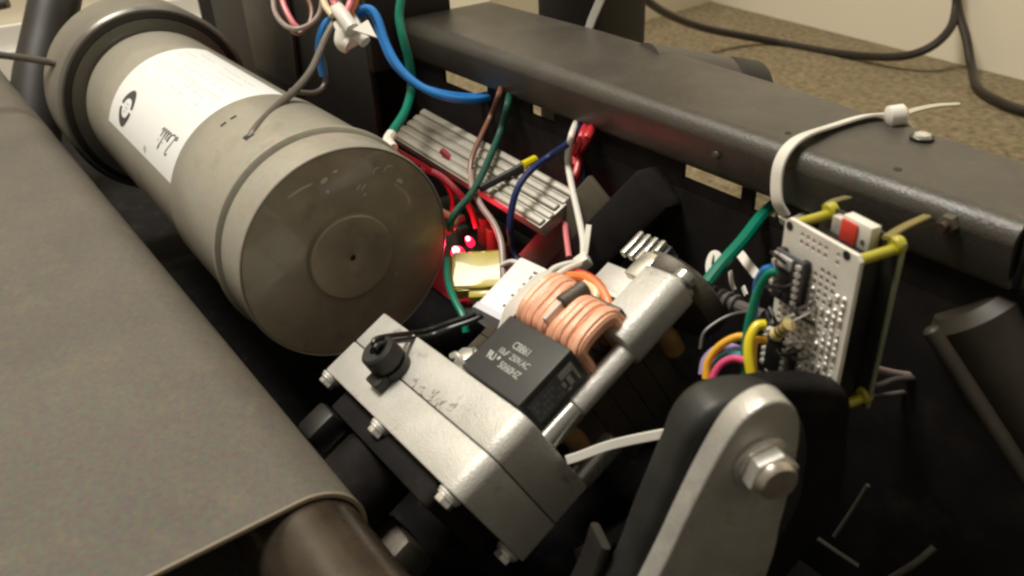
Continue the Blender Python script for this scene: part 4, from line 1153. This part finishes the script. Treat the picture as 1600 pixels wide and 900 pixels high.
link('washer', lathe([(0.0001, 0.0086), (0.0012, 0.0086), (0.0016, 0.0080)], (nx, ny, 0), (0, 0, 1), 36), 'zinc', ar)
link('nut', prism(hexagon(0.0073), 0.0017, 0.0068, rot, 0.0009, seg=3), 'zinc', ar)
link('nut_collar', lathe([(0.0069, 0.0060), (0.0084, 0.0056), (0.0092, 0.0050), (0.0092, 0.0041)], (nx, ny, 0), (0, 0, 1), 32), 'brass', ar)
link('bolt_end', lathe([(0.0070, 0.0041), (0.0088, 0.0041), (0.0092, 0.0034), (0.0080, 0.0022), (0.0080, 0)], (nx, ny, 0), (0, 0, 1), 24), 'thread', ar)

bk_ = thing('black_lever', 'black plastic arm with rounded top behind the silver lever', 'lever', AMW)
outb = [(-0.0620, -0.1200), (-0.0225, -0.0583), (-0.0102, -0.017), (-0.0031, 0.0044), (0.0061, 0.0148), (0.0197, 0.0169), (0.0329, 0.0154), (0.0457, 0.0116), (0.0548, 0.0054), (0.0578, -0.0092), (0.057, -0.0509), (0.012, -0.12)]
olb = [(p.x, p.y) for p in spline([(x, y, 0) for x, y in outb], 4)]
link('body', prism(olb, -0.0340, -0.0242, None, 0.0030, seg=3), 'matte_black', bk_)
outc = [(-0.0560, -0.0950), (-0.0271, -0.0408), (-0.0181, -0.0135), (-0.0107, 0.0098), (-0.0079, 0.0188), (-0.0038, 0.0245), (0.0018, 0.0271), (0.0111, 0.0268), (0.0189, 0.0238), (0.0249, 0.0186), (0.03, 0.009), (0.0322, -0.0066), (0.0284, -0.0311), (-0.004, -0.0950)]
olc = [(p.x, p.y) for p in spline([(x, y, 0) for x, y in outc], 4)]
link('spacer', prism(olc, -0.0235, -0.0092, None, 0.0034, seg=4), 'rubber', bk_)
link('ridge', tube([(-0.0615, -0.118, -0.0265), (-0.0325, -0.050, -0.0265), (-0.0262, -0.030, -0.0265)], 0, flat=(0.0115, 0.0030), up=(-1, 0.3, 0), sm=True), 'frame_dark', bk_)

# ================================================================== CLUTTER AT THE BOTTOM RIGHT
for pts, m, r, lb, nm in (
        ([(0.221, 0.0683, 0.1672), (0.2228, 0.074, 0.1642), (0.224, 0.0818, 0.1603)], 'w_wred', 0.0012, 'short bright red wire end in the dark right of the lever', 'wire_end'),
        ([(0.224, 0.0818, 0.1603), (0.2155, 0.111, 0.1412), (0.218, 0.1223, 0.1387), (0.2201, 0.1305, 0.1338)], 'w_smoke', 0.0010, 'thin grey wire continuing from the red wire end', 'loose_wire'),
        ([(0.2119, 0.1018, 0.157), (0.2147, 0.1109, 0.152), (0.2181, 0.1213, 0.1474), (0.2198, 0.1271, 0.1468), (0.2181, 0.1303, 0.1502)], 'w_mauve', 0.0013, 'dull grey wire hooking right of the board bottom', 'loose_wire'),
        ([(0.2136, 0.0974, 0.1505), (0.2157, 0.1051, 0.149), (0.2172, 0.1132, 0.1488), (0.2199, 0.1229, 0.1464)], 'w_smoke', 0.0012, 'dim dark wire between the two grey wires', 'loose_wire'),
        ([(0.2173, 0.112, 0.0967), (0.2141, 0.11, 0.0806), (0.2105, 0.108, 0.0648)], 'w_straw', 0.0010, 'thin straw like wire scrap hanging in the dark right of the lever', 'wire_scrap'),
        ([(0.2079, 0.1, 0.0664), (0.2157, 0.104, 0.0621), (0.2229, 0.108, 0.058)], 'w_straw', 0.0010, 'thin wire scrap hanging near the bottom right', 'wire_scrap'),
        ([(0.2474, 0.112, 0.0877), (0.2448, 0.106, 0.0808), (0.2398, 0.1, 0.0716)], 'w_straw', 0.0014, 'wire scrap at the bottom edge right of the other scraps', 'wire_scrap'),
        ([(0.1292, 0.036, 0.03), (0.1293, 0.0539, 0.03), (0.1298, 0.0744, 0.03)], 'w_smoke', 0.0040, 'dim cable lying on the pan below the gearbox', 'loose_cable')):
    wire(nm, m, r, pts, lb, n=6)
for pts, r, lb in (([(0.0858, -0.0377, 0.03), (0.0941, -0.0076, 0.03), (0.1203, 0.0034, 0.03)], 0.004, 'dim black cable on the pan below the roller end'),):
    wire('dark_cable', 'matte_black', r, pts, lb, 'cable')
kn = thing('zip_anchor', 'small pale plastic tie anchor at the board bottom right corner', 'anchor')
mw = basis((0.2131, 0.0975, 0.1591), (-0.2, -0.8, 0.5))
link('base', box((-0.0035, -0.0035, -0.002), (0.0035, 0.0035, 0.002), 0.0008, mw=mw), 'acrylic_edge', kn)
link('eye', lathe([(0.002, 0.0026), (0.0045, 0.0022), (0.005, 0.0012)], (0.2131, 0.0975, 0.1591), (-0.2, -0.8, 0.5), 14), 'acrylic_edge', kn)

# ================================================================== WALL CORD
wire('power_cord', 'w_cord', 0.0056, [(-0.4325, 0.56, 0.1656), (-0.4442, 0.62, 0.1151), (-0.4704, 0.7, 0.0744), (-0.4897, 0.8, 0.036), (-0.4642, 0.9, 0.0069), (-0.3666, 0.92, 0.0036), (-0.2754, 0.915, 0.016), (-0.2347, 0.925, 0.0312), (-0.2222, 0.95, 0.0535), (-0.2321, 0.975, 0.0785), (-0.2439, 0.98, 0.116)],
     'black power cord drooping in a wide curve in front of the wall', 'cord', n=10)
wire('power_cord', 'w_cord', 0.0056, [(-0.2499, 0.985, 0.1146), (-0.2287, 0.975, 0.075), (-0.2021, 0.96, 0.0455), (-0.1774, 0.94, 0.0174), (-0.1439, 0.8981, 0.0075), (-0.1026, 0.867, 0.0075), (-0.0674, 0.855, 0.0075), (-0.0148, 0.8588, 0.0075)],
     'black power cord dropping to the carpet at the right edge', 'cord', n=10)
